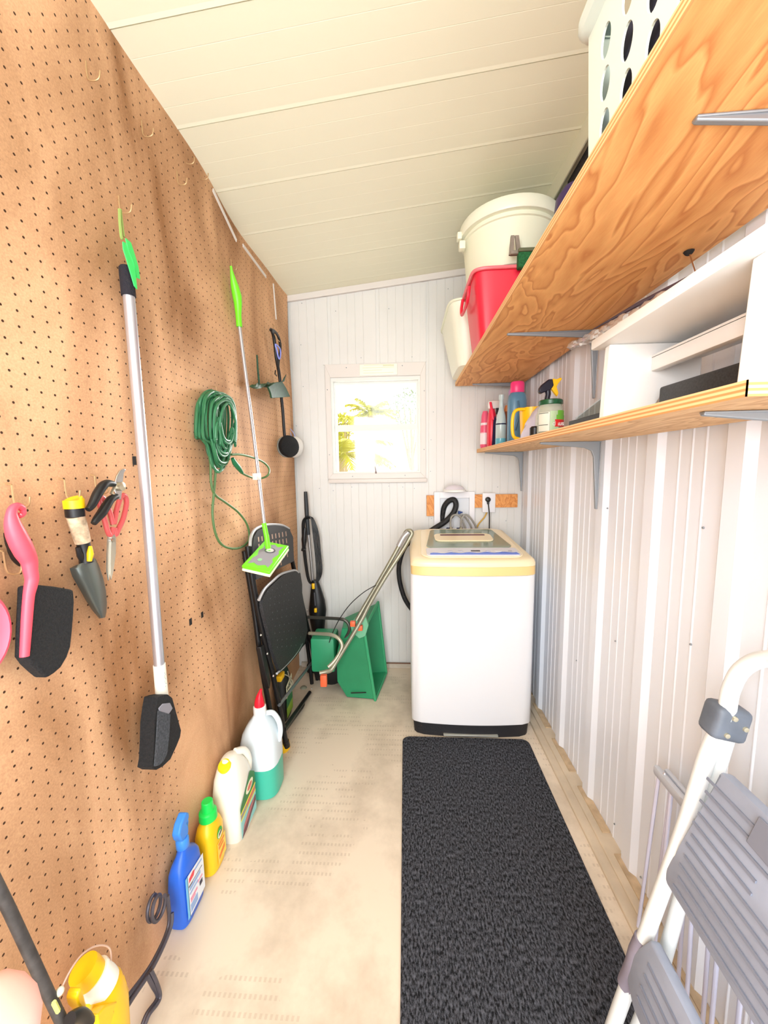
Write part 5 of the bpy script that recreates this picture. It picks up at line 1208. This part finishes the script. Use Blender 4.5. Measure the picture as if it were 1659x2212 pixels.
f = M(); rail(f, [(559, 1296), (571, 1273), (589, 1255), (604, 1242), (618, 1236), (636, 1232), (644, 1237)], 0.0058, 0.022); rail(f, [(598, 1455), (614, 1440), (630, 1423), (643, 1406), (652, 1390)], 0.0045, 0.022); f.build('seat_rim', mat('rim_silver'), parent=t)
f = fs_
for r_ in range(9):
    for c_ in range(6):
        x = 578 + c_ * 10 + r_ * 2.6 + (r_ % 2) * 3; y = 1278 + r_ * 15 - c_ * 3.5 + c_ * r_ * 0.3
        if x > 652 or y > 1425 - (c_) * 4: continue
        a = cp_(x, y, 0.0262); f.box(a.x, a.x + 0.0008, a.y - 0.003, a.y + 0.003, a.z - 0.0022, a.z + 0.0022)
st_ = f.build('seat', [mat('seat_pebbled_black', (34, 35, 38), 0.55, bump=(180, 1.0), var=(260, 0.7)), mat('dots_grey', (96, 98, 104), 0.5)], parent=t)
for (pa, pb, m_, d, r_) in (((603, 1523), (677, 1427), mat('bar_silver', (140, 144, 150), 0.3, metal=0.6), 0.006, 0.0075), ((613, 1576), (669, 1496), BLACKM, 0.004, 0.010), ((606, 1590), (664, 1512), BLACKM, -0.02, 0.009), ((600, 1452), (660, 1385), BLACKM, -0.005, 0.009)):
    f = M(); f.tube([cp_(*pa, d), cp_(*pb, d)], r_, seg=10); f.build('crossbar', m_, parent=t)
f = M(); f.slab([cp_(x, y, -0.015) for x, y in ((552, 1398), (560, 1392), (575, 1470), (572, 1488), (560, 1440))], (0.02, 0, 0)); f.build('hinge_plate', BLACK, parent=t, bevel=0.003)
for (a, b, d) in (((617, 1600), (620, 1612), 0.0), ((603, 1640), (605, 1655), -0.022), ((687, 1474), (689, 1486), 0.0), ((677, 1518), (679, 1530), -0.022)):
    f = M(); f.tube([cp_(*a, d), cp_(*b, d)], 0.0135, seg=12); f.build('foot_cap', BLACK, parent=t)
for x, y in ((563, 1372), (577, 1412), (663, 1318), (650, 1371), (673, 1488), (590, 1460)): f = M(); f.lathe([(0.005, 0), (0.003, 0.004)], cp_(x, y, 0.013), (1, 0, 0), 10); f.build('rivet', CHROME, parent=t)
# yellow foot float beside the chair foot
p = at(610, 1618, Z=0.0); f = M(); f.lathe([(0.030, 0), (0.034, 0.006), (0.032, 0.030), (0.024, 0.038)], (p.x, p.y, 0.0), seg=24); tag(f.build('plastic_spool', YEL), 'yellow plastic spool on the floor behind the nearest chair foot', 'spool')
# weed sprayer bottle seen through the chair frame
sx_, sy_ = -0.600, 1.705
t = thing('weed_killer_bottle', 'bottle with a yellow trigger and green and white label, standing behind the folded chair', 'bottle', (sx_, sy_, 0))
f = M(); f.loft([sring(sx_, sy_, z, a, b, 3, 28) for z, a, b in ((0, .024, .05), (0.006, .028, .056), (0.20, .028, .056), (0.25, .020, .03), (0.27, .014, .014))]); f.build('bottle_body', mat('smoke_black', (40, 42, 42), 0.4), parent=t)
Qx = sx_ + 0.0292
label_on(t, ((Qx, sy_ - 0.045, 0.02), (Qx, sy_ + 0.045, 0.02), (Qx, sy_ + 0.045, 0.20), (Qx, sy_ - 0.045, 0.18)), [mat('label_leaf', (150, 190, 60), 0.5), mat('label_darkgreen', (40, 120, 70), 0.5), mat('paper_cream'), mat('print_black')],
         [(0, 'r', (0, 0, 1, 0.45), 1), (1, 'r', (0, 0.30, 1, 0.66), 2), (2, 'r', (0, 0.62, 1, 1), 3)])
tx = text('WEED', (Qx + 0.003, sy_ - 0.040, 0.150), (0, 1, 0.12), (0, 0, 1), 0.030, t, 'lettering', mat('print_black'), bold=0.02)
f = M(); p = at(606, 1461, X=sx_ + 0.03); f.rbox(p.x - 0.012, p.x + 0.012, p.y - 0.026, p.y + 0.026, p.z - 0.014, p.z + 0.014, 0.005); f.build('trigger', YEL, parent=t)
f = M(); f.tube(smoothpath([p + Vector((0.004, 0.02, 0)), at(624, 1461, X=sx_ + 0.04), at(632, 1472, X=sx_ + 0.045), at(631, 1485, X=sx_ + 0.045), (sx_ + 0.03, sy_ - 0.01, 0.24)], 5), 0.0028, seg=7); f.tube([(sx_, sy_, 0.268), (sx_ + 0.004, sy_ - 0.02, 0.30), p], 0.008, seg=8); f.build('hose', mat('hose_grey', (176, 170, 150), 0.5), parent=t)
p = at(656, 1491, X=-0.57)
f = M(); f.sphere(p, 0.024); f.lathe([(0.016, -p.z), (0.016, -0.018)], p, (0, 0, 1), 14); tag(f.build('garden_globe', mat('sage_grey', (150, 152, 132), 0.6)), 'grey-green ball on a short post behind the folded chair', 'ball')

# corded stick vacuum against the back wall
V = lambda x, y, Y=2.125: at(x, y, Y=Y)
t = thing('stick_vacuum', 'black corded stick vacuum with yellow buttons standing against the back wall', 'vacuum cleaner', V(690, 1420))
f = M(); f.tube([V(660, 1062), V(661, 1080), V(662, 1098), V(663, 1116), V(666, 1155)], [0.010, 0.0115, 0.0125, 0.012, 0.011], seg=12); f.build('handle', mat('slate_black', (44, 48, 52), 0.5), parent=t)
f = M(); f.tube([V(666, 1150), V(671, 1200), V(676, 1258)], 0.0085, seg=12); f.build('tube', mat('tube_silver', (170, 168, 166), 0.3, metal=0.7), parent=t)
f = M(); f.tube([V(659, 1140, 2.11), V(657, 1165, 2.105), V(656, 1190, 2.11)], [0.012, 0.016, 0.008], seg=10); f.tube([V(652, 1186, 2.11), V(660, 1188, 2.11)], 0.012, seg=8); f.build('cord_hook', BLACK, parent=t)
f = M()
for i in range(5):
    L0 = 653 + i * 1.2; R0 = 676 + i * 2.8
    f.tube(smoothpath([V(x, y, 2.100 + 0.004 * i) for x, y in ((664 + i, 1116 + i), (L0 + 1, 1125), (L0, 1150 + i), (L0 + 3, 1200), (664 + i, 1250), (674 + i, 1262), (683 + i, 1256), (R0 + 8, 1235), (R0 + 5, 1195), (R0, 1150), (672 + i, 1120))], 5, closed=True), 0.0036, closed=True, seg=7)
f.build('wound_cord', BLACK, parent=t)
f = M(); rg = []
for (xl, xr, y, dp) in ((671, 685, 1256, .018), (669, 692, 1275, .024), (667, 700, 1300, .034), (665, 703, 1321, .038), (667, 701, 1340, .036), (671, 699, 1360, .034), (676, 699, 1388, .030), (680, 702, 1402, .030)):
    a, b = V(xl, y, 2.09), V(xr, y, 2.09); c = (a + b) / 2; rg.append([Vector((c.x + (b.x - a.x) / 2 * math.cos(2 * PI * j / 20), 2.115 + dp * math.sin(2 * PI * j / 20), c.z + (b.z - a.z) / 2 * math.cos(2 * PI * j / 20))) for j in range(20)])
f.loft(rg); bd = f.build('body', BLACK, parent=t)
for (x, y, h_) in ((677, 1266, 0.016), (682, 1318, 0.012)): p = V(x, y, 2.088 if h_ > .014 else 2.076); f = M(); f.rbox(p.x - 0.008, p.x + 0.008, p.y - 0.008, p.y + 0.006, p.z - h_, p.z + h_, 0.003); f.build('button', YEL, parent=bd)
f = M(); f.tube([V(679, 1280, 2.088), V(681, 1308, 2.076)], 0.004, seg=8); f.build('slider', DGREY, parent=bd)
p0 = V(690, 1396, 2.070); text('eureka', p0, V(684, 1340, 2.070) - p0, (-1, 0, -0.05), 0.030, bd, 'lettering', WHITE, bold=0.02)
f = M(); c = V(702, 1425, 2.06); f.rbox(-0.590, -0.470, 2.085, 2.160, 0.004, 0.060, 0.012); f.tube([V(690, 1398, 2.115), (-0.53, 2.12, 0.05)], 0.018, seg=12); f.build('floor_head', BLACK, parent=t)

# green fertiliser spreader
t = thing('lawn_spreader', 'green drop spreader with an angled tubular handle, tipped on its side by the back wall', 'spreader', (-0.22, 1.95, 0))
ya_, yb_ = 1.845, 2.085
rimN = [at(x, y, Y=ya_) for x, y in ((779, 1374), (800, 1512))]
# hopper: funnel lying on its side, wide mouth to the right
mouth = [Vector((-0.215, ya_, 0.385)), Vector((-0.165, ya_, 0.006)), Vector((-0.120, yb_, 0.020)), Vector((-0.160, yb_, 0.440))]
backr = [Vector((-0.330, ya_ + 0.015, 0.385)), Vector((-0.315, ya_ + 0.015, 0.006)), Vector((-0.330, yb_ - 0.06, 0.03)), Vector((-0.345, yb_ - 0.05, 0.37))]
mid = [Vector((-0.365, ya_ + 0.02, 0.23)), Vector((-0.365, ya_ + 0.02, 0.09)), Vector((-0.365, yb_ - 0.06, 0.10)), Vector((-0.365, yb_ - 0.05, 0.26))]


def dense(q, n=8):
    return [q[i].lerp(q[(i + 1) % 4], k / n) for i in range(4) for k in range(n)]


f = M(); inn = [p * 1.0 for p in mouth]
cm = sum(mouth, Vector()) / 4; cb = sum(backr, Vector()) / 4
sc_ = lambda q, c, k, dx=0: [c + (p - c) * k + Vector((dx, 0, 0)) for p in q]
f.loft([dense(mid), dense(backr), dense(mouth), dense(sc_(mouth, cm, 0.95)), dense(sc_(backr, cb, 0.90, 0.01))]); hp_ = f.build('hopper', GREEN, parent=t, smooth=30, bevel=0.003)
f = M(); f.tube(dense(sc_(mouth, cm, 1.01), 6), 0.008, closed=True, seg=8); f.build('hopper_rim', mat('rim_green', (58, 160, 110), 0.45), parent=t)
f = M(); a = at(758, 1497, Y=ya_ - 0.002); b = at(791, 1496, Y=ya_ - 0.002); f.tube([a, b], 0.003, seg=6); f.build('slot_line', DARK, parent=hp_)
f = M(); f.rbox(-0.500, -0.375, 1.86, 2.00, 0.140, 0.325, 0.012); f.build('gear_housing', mat('housing_green', (48, 150, 104), 0.45, var=(6, 0.1)), parent=t)
f = M(); f.lathe([(0.085, -0.02), (0.092, -0.015), (0.092, 0.015), (0.085, 0.02)], (-0.43, 1.995, 0.093), (0.1, 1, 0), 28); f.build('wheel', BLACK, parent=t)
f = M(); f.slab([at(x, y, Y=1.83) for x, y in ((756, 1350), (768, 1335), (790, 1333), (796, 1352), (789, 1375), (776, 1380), (760, 1366))], (0, 0.02, 0)); f.build('mount', mat('mount_green', (110, 178, 140), 0.45), parent=t, bevel=0.003)
for (x, y, w_, h_) in ((762, 1348, 11, 11), (778, 1357, 10, 11), (699, 1471, 13, 24)):
    a = at(x - w_ / 2, y + h_ / 2, Y=1.812 if y < 1400 else 1.70); b = at(x + w_ / 2, y - h_ / 2, Y=1.812 if y < 1400 else 1.70)
    f = M(); f.rbox(a.x, b.x, a.y - 0.006, a.y + 0.016, a.z, b.z, 0.004); f.build('knob', ORANGE, parent=t)
TB = mat('grey_olive_tube', (158, 156, 136), 0.35, metal=0.5)
hh = [(690, 1454, 1.72), (704, 1451, 1.73), (716, 1446, 1.745), (730, 1424, 1.765), (777, 1346, 1.81), (798, 1305, 1.83), (832, 1247, 1.85), (869, 1190, 1.87), (884, 1164, 1.875), (890, 1152, 1.88), (885, 1146, 1.885), (877, 1149, 1.89), (868, 1166, 1.89), (855, 1192, 1.885), (820, 1254, 1.87), (790, 1305, 1.85), (770, 1340, 1.83)]
f = M(); f.tube(smoothpath([at(x, y, Y=Y_) for x, y, Y_ in hh], 5), 0.0105, seg=12); f.build('handle', TB, parent=t)
f = M(); f.tube(smoothpath([at(x, y, Y=Y_) for x, y, Y_ in ((861, 1180, 1.862), (872, 1160, 1.868), (882, 1150, 1.872))], 4), 0.014, seg=12); f.build('hand_grip', mat('grip_pewter', (176, 176, 178), 0.3, metal=0.4), parent=t)
f = M(); f.tube(smoothpath([at(x, y, Y=Y_) for x, y, Y_ in ((661, 1333, 1.97), (700, 1335, 1.92), (735, 1337, 1.87), (748, 1342, 1.86), (755, 1354, 1.855), (752, 1368, 1.86), (742, 1380, 1.87))], 5), 0.0085, seg=10); f.build('side_frame', mat('dark_tube', (84, 84, 78), 0.35, metal=0.5), parent=t)
f = M(); f.tube(smoothpath([at(x, y, Y=Y_) for x, y, Y_ in ((668, 1368, 1.91), (690, 1369, 1.87), (714, 1371, 1.82), (731, 1379, 1.80), (739, 1394, 1.79), (734, 1410, 1.775), (722, 1428, 1.76), (709, 1441, 1.745))], 5), 0.009, seg=10); f.build('side_frame', mat('pale_tube', (190, 184, 160), 0.35, metal=0.4), parent=t)
f = M(); f.tube(smoothpath([at(x, y, Y=1.84) for x, y in ((812, 1264), (785, 1280), (756, 1306), (733, 1338), (719, 1366), (711, 1388))], 5), 0.0022, seg=6); f.build('control_cable', BLACK, parent=t)

# black rod, wire rack, yellow pump sprayer by the near left corner
t = thing('pole', 'dark grey pole leaning in at the lower left corner of the picture', 'pole', at(100, 2150, X=-0.53))
f = M(); f.tube([at(-40, 1845, X=-0.60), at(20, 1965, X=-0.585), at(118, 2175, X=-0.555), at(150, 2240, X=-0.545)], 0.0075, seg=12); f.build('shaft', mat('weathered_pole', (66, 62, 60), 0.6, var=(50, 0.4)), parent=t)
f = M(); f.tube([at(116, 2165, X=-0.547), at(126, 2185, X=-0.547)], 0.0032, seg=6); f.build('reflector', mat('pale_lime', (214, 226, 130), 0.4), parent=t)
# wire rack
RK = mat('rack_grey_steel', (92, 90, 100), 0.4, metal=0.5)
t = thing('wire_rack', 'grey coiled wire rack lying along the bottom of the pegboard', 'rack', at(330, 2100, Z=0))
cA = at(345, 1962, X=-0.598); f = M(); pts = []
for i in range(46):
    k = i / 45; a = k * 2 * PI * 2.1; pts.append(cA + Vector((0.024 * k - 0.022, 0.020 * math.cos(a) , 0.026 * math.sin(a))))
f.tube(pts, 0.0042, seg=8); f.build('coil', RK, parent=t)
rk = lambda x, y, X: at(x, y, X=X)
f = M(); f.tube(smoothpath([cA + Vector((0.004, 0.024, 0.004)), rk(366, 1985, -.590), rk(360, 2015, -.588), rk(345, 2050, -.586), rk(320, 2095, -.586), rk(275, 2155, -.588), rk(225, 2220, -.59)], 5), 0.0048, seg=8)
f.tube(smoothpath([rk(371, 1972, -.586), rk(369, 2000, -.582), rk(352, 2045, -.580), rk(325, 2098, -.579), rk(285, 2158, -.58), rk(246, 2220, -.582)], 5), 0.0048, seg=8); f.build('rail', RK, parent=t)
f = M(); f.tube(smoothpath([rk(318, 2105, -.579), rk(330, 2128, -.570), rk(341, 2148, -.566), rk(336, 2165, -.566), rk(318, 2190, -.570), rk(306, 2220, -.574)], 5), 0.005, seg=8)
f.tube(smoothpath([rk(326, 2096, -.574), rk(338, 2122, -.564), rk(346, 2150, -.560), rk(340, 2168, -.560), rk(322, 2192, -.564), rk(310, 2224, -.568)], 5), 0.004, seg=8); f.build('side_bracket', RK, parent=t)
# yellow pump sprayer
g = lambda x, y, X=-0.565: at(x, y, X=X)
t = thing('pump_sprayer', 'yellow pump sprayer with a white screw collar in the lower left corner', 'sprayer', g(190, 2240))
c0 = g(206, 2112); axp = Vector((-0.25, -0.20, 0.95)).normalized()
f = M(); f.lathe([(0.013, 0.030), (0.022, 0.028), (0.0235, 0.020), (0.0235, -0.02), (0.02, -0.03)], c0 + Vector((-0.004, -0.004, 0.008)), axp, 26); f.build('pump_cap', YEL, parent=t)
f = M(); f.lathe([(0.0245, 0.016), (0.0258, 0.014), (0.0252, 0.004), (0.0262, 0.002), (0.0262, -0.008), (0.027, -0.010), (0.027, -0.022)], c0 + Vector((0.002, 0, -0.004)), axp, 26); f.build('screw_collar', mat('collar_white', (244, 240, 228), 0.35), parent=t)
f = M(); f.loft([sring(c0.x + dx, c0.y + dy, c0.z + dz, a, b, 2.4, 28) for dx, dy, dz, a, b in ((0.004, 0.0, -0.20, .030, .040), (0.004, 0, -0.08, .034, .045), (0.004, 0.002, -0.05, .030, .038), (0.003, 0.002, -0.03, .03, .035), (0.0, 0, -0.015, .024, .024))]); f.build('tank', YEL, parent=t)
f = M(); f.slab([g(x, y, -0.56) for x, y in ((218, 2105), (232, 2108), (246, 2104), (252, 2122), (248, 2140), (236, 2150), (222, 2162), (214, 2150))], (0.022, 0, 0)); f.slab([g(x, y, -0.56) for x, y in ((146, 2138), (152, 2130), (158, 2150), (164, 2172), (156, 2182), (145, 2170), (141, 2155))], (0.02, 0, 0))
f.slab([g(x, y, -0.55) for x, y in ((205, 2170), (232, 2160), (224, 2180), (232, 2184), (218, 2212), (214, 2235), (190, 2235), (186, 2190))], (0.02, 0, 0)); f.build('handle_guard', YEL, parent=t, bevel=0.004)
f = M(); f.tube([g(239, 2085, -.55), g(239, 2100, -.55), g(238, 2118, -.55), g(237, 2126, -.55)], [0.003, 0.0065, 0.008, 0.004], seg=10); f.build('nozzle', BLACK, parent=t)
f = M(); f.tube(smoothpath([g(x, y, -.552) for x, y in ((239, 2086), (240, 2064), (236, 2048), (222, 2042), (200, 2046), (175, 2064), (152, 2096), (134, 2132))], 5), 0.0014, seg=6); f.build('wire_loop', mat('loop_rose', (222, 190, 172), 0.4, metal=0.4), parent=t)
f = M(); f.sphere(g(129, 2142, -.552), 0.006); f.build('loop_joint', mat('joint_pale', (220, 222, 200), 0.5), parent=t)
f = M(); f.tube(smoothpath([g(150, 2205, -.53), g(165, 2196, -.53), g(180, 2198, -.53), g(190, 2212, -.53)], 4), 0.010, seg=10); f.build('grip', BLACK, parent=t)

# ================================================================== RIGHT FOREGROUND: step ladder and drying rack
LX, LK = 0.380, 0.200
lp = lambda x, y, d=0.0: onp(x, y, LX + d, LK)
YL0, YL1 = 0.640, 0.255       # far stile, near stile (the near one stands outside the frame)
pz = lambda y, z, d=0.0: Vector((LX + LK * z + d, y, z))
t = thing('step_ladder', 'folding step ladder with cream tubes and grey ribbed treads, leaning on the right wall', 'ladder', (0.42, 0.45, 0))
TR = 0.0125
f = M(); f.tube(smoothpath([pz(YL0 + 0.012, 0.02), lp(1330, 2200), lp(1402, 2000), lp(1478, 1790), pz(YL0 - 0.004, 0.70), lp(1566, 1548), pz(YL0 - 0.008, 0.82), pz(YL0 - 0.016, 0.862), pz(YL0 - 0.045, 0.895), pz(YL0 - 0.09, 0.905), pz(YL1 + 0.09, 0.905), pz(YL1 + 0.045, 0.895), pz(YL1 + 0.016, 0.862), pz(YL1 + 0.006, 0.80), pz(YL1, 0.50), pz(YL1 - 0.01, 0.02)], 6), TR, seg=16); f.build('front_frame', TUBEW, parent=t)
f = M(); f.tube([pz(YL0, 0.745, 0.026), lp(1500, 1830, 0.040), lp(1433, 2078, 0.048), pz(YL0 + 0.02, 0.02, 0.052)], 0.0115, seg=14); f.build('rear_leg', TUBEW, parent=t)
f = M(); f.tube([pz(YL1, 0.745, 0.026), pz(YL1 - 0.02, 0.02, 0.052)], 0.0115, seg=14); f.build('rear_leg', TUBEW, parent=t)
HP = mat('hinge_slate', (98, 106, 118), 0.5, var=(30, 0.15))
for Yc in (YL0, YL1):
    f = M(); f.rbox(-0.020, 0.038, -0.021, 0.019, -0.032, 0.026, 0.010, 3, Matrix.Translation(pz(Yc - 0.004, 0.768, 0.0)) @ Matrix.Rotation(0.2, 4, 'Y')); hg = f.build('hinge_bracket', HP, parent=t)
    if Yc == YL0:
        for dx, dz in ((0.004, 0.012), (0.026, -0.006), (0.000, -0.018)):
            f = M(); f.lathe([(0.0045, 0), (0.0040, 0.003), (0.001, 0.0035)], pz(Yc, 0.768 + dz, dx) + Vector((0, -0.0248, 0)), (0, -1, 0), 14); f.build('rivet', mat('rivet_gold', (206, 200, 176), 0.3, metal=0.7), parent=hg)


def tread(corners, th, grooves, name, d0=0.0):
    """corners in ladder plane (y,z) list; ribbed top face looking at the aisle"""
    nrm = Vector((-1, 0, LK)).normalized(); f = M()
    bmx = M(); bmx.slab([pz(y, z, d0) for y, z in corners], -nrm * th); bm_ = bmesh.new(); vv = [bm_.verts.new(p) for p in bmx.v]; [bm_.faces.new([vv[i] for i in q]) for q in bmx.f]; bmesh.ops.bevel(bm_, geom=bm_.edges[:], offset=0.006, segments=2, profile=0.5, affect='EDGES'); bm_.verts.index_update(); f.frombm(bm_); f.use(1)
    for (ya, za, yb, zb, hw) in grooves:
        a, b = pz(ya, za, d0) + nrm * 0.0004, pz(yb, zb, d0) + nrm * 0.0004; v = Vector((LK, 0, 1)).normalized() * hw; f.slab([a - v, b - v, b + v, a + v], nrm * 0.0022)
    return f.build(name, [GREYT, mat('rib_slate', (128, 134, 150), 0.55)], parent=t)


YZ = lambda x, y: (lambda p: (p.y, p.z))(onp(x, y, LX - 0.012, LK))
a1, a2, a3, a4, a5, a6 = YZ(1554, 1664), YZ(1471, 1838), YZ(1452, 1847), YZ(1436, 1874), YZ(1436, 1900), YZ(1659, 2212)
o = tread([(a1[0], a1[1]), (a2[0], a2[1]), (a3[0], a3[1]), (a4[0], a4[1]), (a5[0], a5[1] - 0.004), (YL1 + 0.002, a5[1] - 0.010), (YL1 + 0.002, a1[1] + 0.003)], 0.022,
             [(a5[0] - 0.018 - 0.004 * (i % 2), a5[1] + 0.012 + i * 0.0205, (YL1 + 0.02) if i not in (6, 7) else 0.50, a5[1] + 0.010 + i * 0.0205, 0.0022) for i in range(11)], 'tread', -0.012)
p = pz(0.510, 0.655, -0.0145); f = M(); f.slab([pz(0.525, 0.650, -0.014), pz(0.44, 0.645, -0.014), pz(0.44, 0.695, -0.014), pz(0.520, 0.695, -0.014)], (-0.003, 0, 0)); f.build('latch_plate', mat('latch_grey', (126, 130, 144), 0.5), parent=o, bevel=0.001)
b1, b2, b3, b4, b5 = YZ(1366, 2034), YZ(1388, 2046), YZ(1430, 2080), YZ(1356, 2100), YZ(1395, 2235)
o = tread([(b1[0] - 0.004, b1[1] - 0.02), (b2[0] - 0.01, b3[1] + 0.004), (b3[0] - 0.01, b3[1]), (YL1 + 0.004, b3[1] - 0.004), (YL1 + 0.004, b4[1] - 0.03), (b4[0] - 0.03, b4[1] - 0.03), (b4[0] - 0.002, b4[1] - 0.010)], 0.020,
             [(b4[0] - 0.035, b4[1] + 0.000 + i * 0.024, YL1 + 0.03, b4[1] - 0.004 + i * 0.024, 0.0024) for i in range(4)], 'tread', -0.014)
SL = mat('sleeve_mauve', (134, 128, 142), 0.55, var=(30, 0.12))
f = M(); f.tube([lp(1391, 2030), lp(1378, 2062), lp(1370, 2092), lp(1352, 2128)], [0.0155, 0.0165, 0.0165, 0.0150], seg=14); f.build('sleeve', SL, parent=t)

# drying rack behind the ladder
DX = 0.600
dp_ = lambda x, y, X=DX: at(x, y, X=X)
t = thing('drying_rack', 'folded pale lilac rod drying rack standing between the ladder and the ribbed wall', 'drying rack', (DX, 0.78, 0.016))
a = dp_(1424, 1660); b = Vector((DX, 0.53, a.z - 0.003))
LG = mat('lilac_grey_plastic', (196, 202, 214), 0.45); LR = mat('lilac_rod', (216, 216, 236), 0.35)
f = M(); f.rbox(DX - 0.016, DX - 0.001, b.y, a.y, a.z - 0.012, a.z + 0.012, 0.006); f.rbox(DX + 0.001, DX + 0.014, b.y, a.y - 0.012, a.z - 0.010, a.z + 0.012, 0.005); f.build('top_bar', LG, parent=t)
f = M(); f.lathe([(0.004, 0), (0.002, 0.003)], (DX - 0.008, a.y - 0.03, a.z + 0.012), (0, 0, 1), 10); f.build('screw', ALU, parent=t)
for i, (yt, ybm) in enumerate(((a.y - 0.012, a.y + 0.016), (a.y - 0.034, a.y - 0.012), (a.y - 0.055, a.y - 0.045), (0.775, 0.760), (0.735, 0.715), (0.705, 0.690), (0.665, 0.655), (0.625, 0.620), (0.585, 0.580))):
    f = M(); xo = -0.008 if i % 2 == 0 else 0.006; f.tube([(DX + xo, yt, a.z - 0.010), (DX + xo - 0.004, ybm, 0.020)], 0.0042, seg=9); f.build('rod', LR, parent=t)
f = M(); f.tube([(DX - 0.003, a.y + 0.018, 0.024), (DX - 0.003, 0.56, 0.024)], 0.0052, seg=9); f.build('foot_bar', LR, parent=t)

# ================================================================== PERSON: fingertip of the photographer over the corner of the lens
SKIN = mat('skin', (250, 186, 172), 0.5, var=(40, 0.04))


def skin_hand():
    tipd = ray(-30, 2226).normalized(); tip = EYE + tipd * 0.118
    out = (_R * -0.55 - _U * 0.80 + _F * 0.18).normalized(); side = _R * 0.82 - _U * 0.55; side = (side - out * side.dot(out)).normalized()
    palm = tip + out * 0.135 + side * 0.03
    vs = []; es = []; rs = []
    def add(p, r, par=None):
        vs.append(p); rs.append(r)
        if par is not None: es.append((par, len(vs) - 1))
        return len(vs) - 1
    root = add(palm, 0.026); wr = add(palm + out * 0.055, 0.024, root); add(palm + out * 0.12, 0.027, wr)
    # index finger (the one in view)
    k = add(tip + out * 0.078, 0.0115, root); k = add(tip + out * 0.050, 0.0102, k); k = add(tip + out * 0.024, 0.0100, k); k = add(tip + out * 0.004, 0.0092, k); add(tip - out * 0.003, 0.0062, k)
    nv = side.cross(out).normalized()
    for i, ln in enumerate((1.0, 0.92, 0.74)):
        b = palm - out * 0.035 + side * (0.014 + 0.020 * (i + 1) - 0.012); q = add(b, 0.0112, root); q = add(b - out * 0.030 * ln - nv * 0.006, 0.0098, q); q = add(b - out * 0.048 * ln - nv * 0.022, 0.0092, q); add(b - out * 0.050 * ln - nv * 0.042, 0.0080, q)
    b = palm - side * 0.030 + nv * 0.004; q = add(b, 0.0145, root); q = add(b - side * 0.022 - out * 0.020, 0.0120, q); add(b - side * 0.032 - out * 0.046, 0.0095, q)
    org = Vector(palm); me = bpy.data.meshes.new('person'); me.from_pydata([tuple(p - org) for p in vs], es, []); me.update()
    o = bpy.data.objects.new('person', me); C.objects.link(o); o.location = org; ORG[o.name] = org
    sk = o.modifiers.new('skin', 'SKIN'); sk.use_smooth_shade = True
    bm = bmesh.new(); bm.from_mesh(me); ly = bm.verts.layers.skin.verify()
    for v, r in zip(bm.verts, rs): v[ly].radius = (r, r)
    bm.verts.ensure_lookup_table(); bm.verts[0][ly].use_root = True; bm.to_mesh(me); bm.free()
    sb = o.modifiers.new('sub', 'SUBSURF'); sb.levels = 2; sb.render_levels = 2
    me.materials.append(SKIN)
    tag(o, 'bare fingertip of the person taking the photo, in the bottom left corner', 'person')


skin_hand()
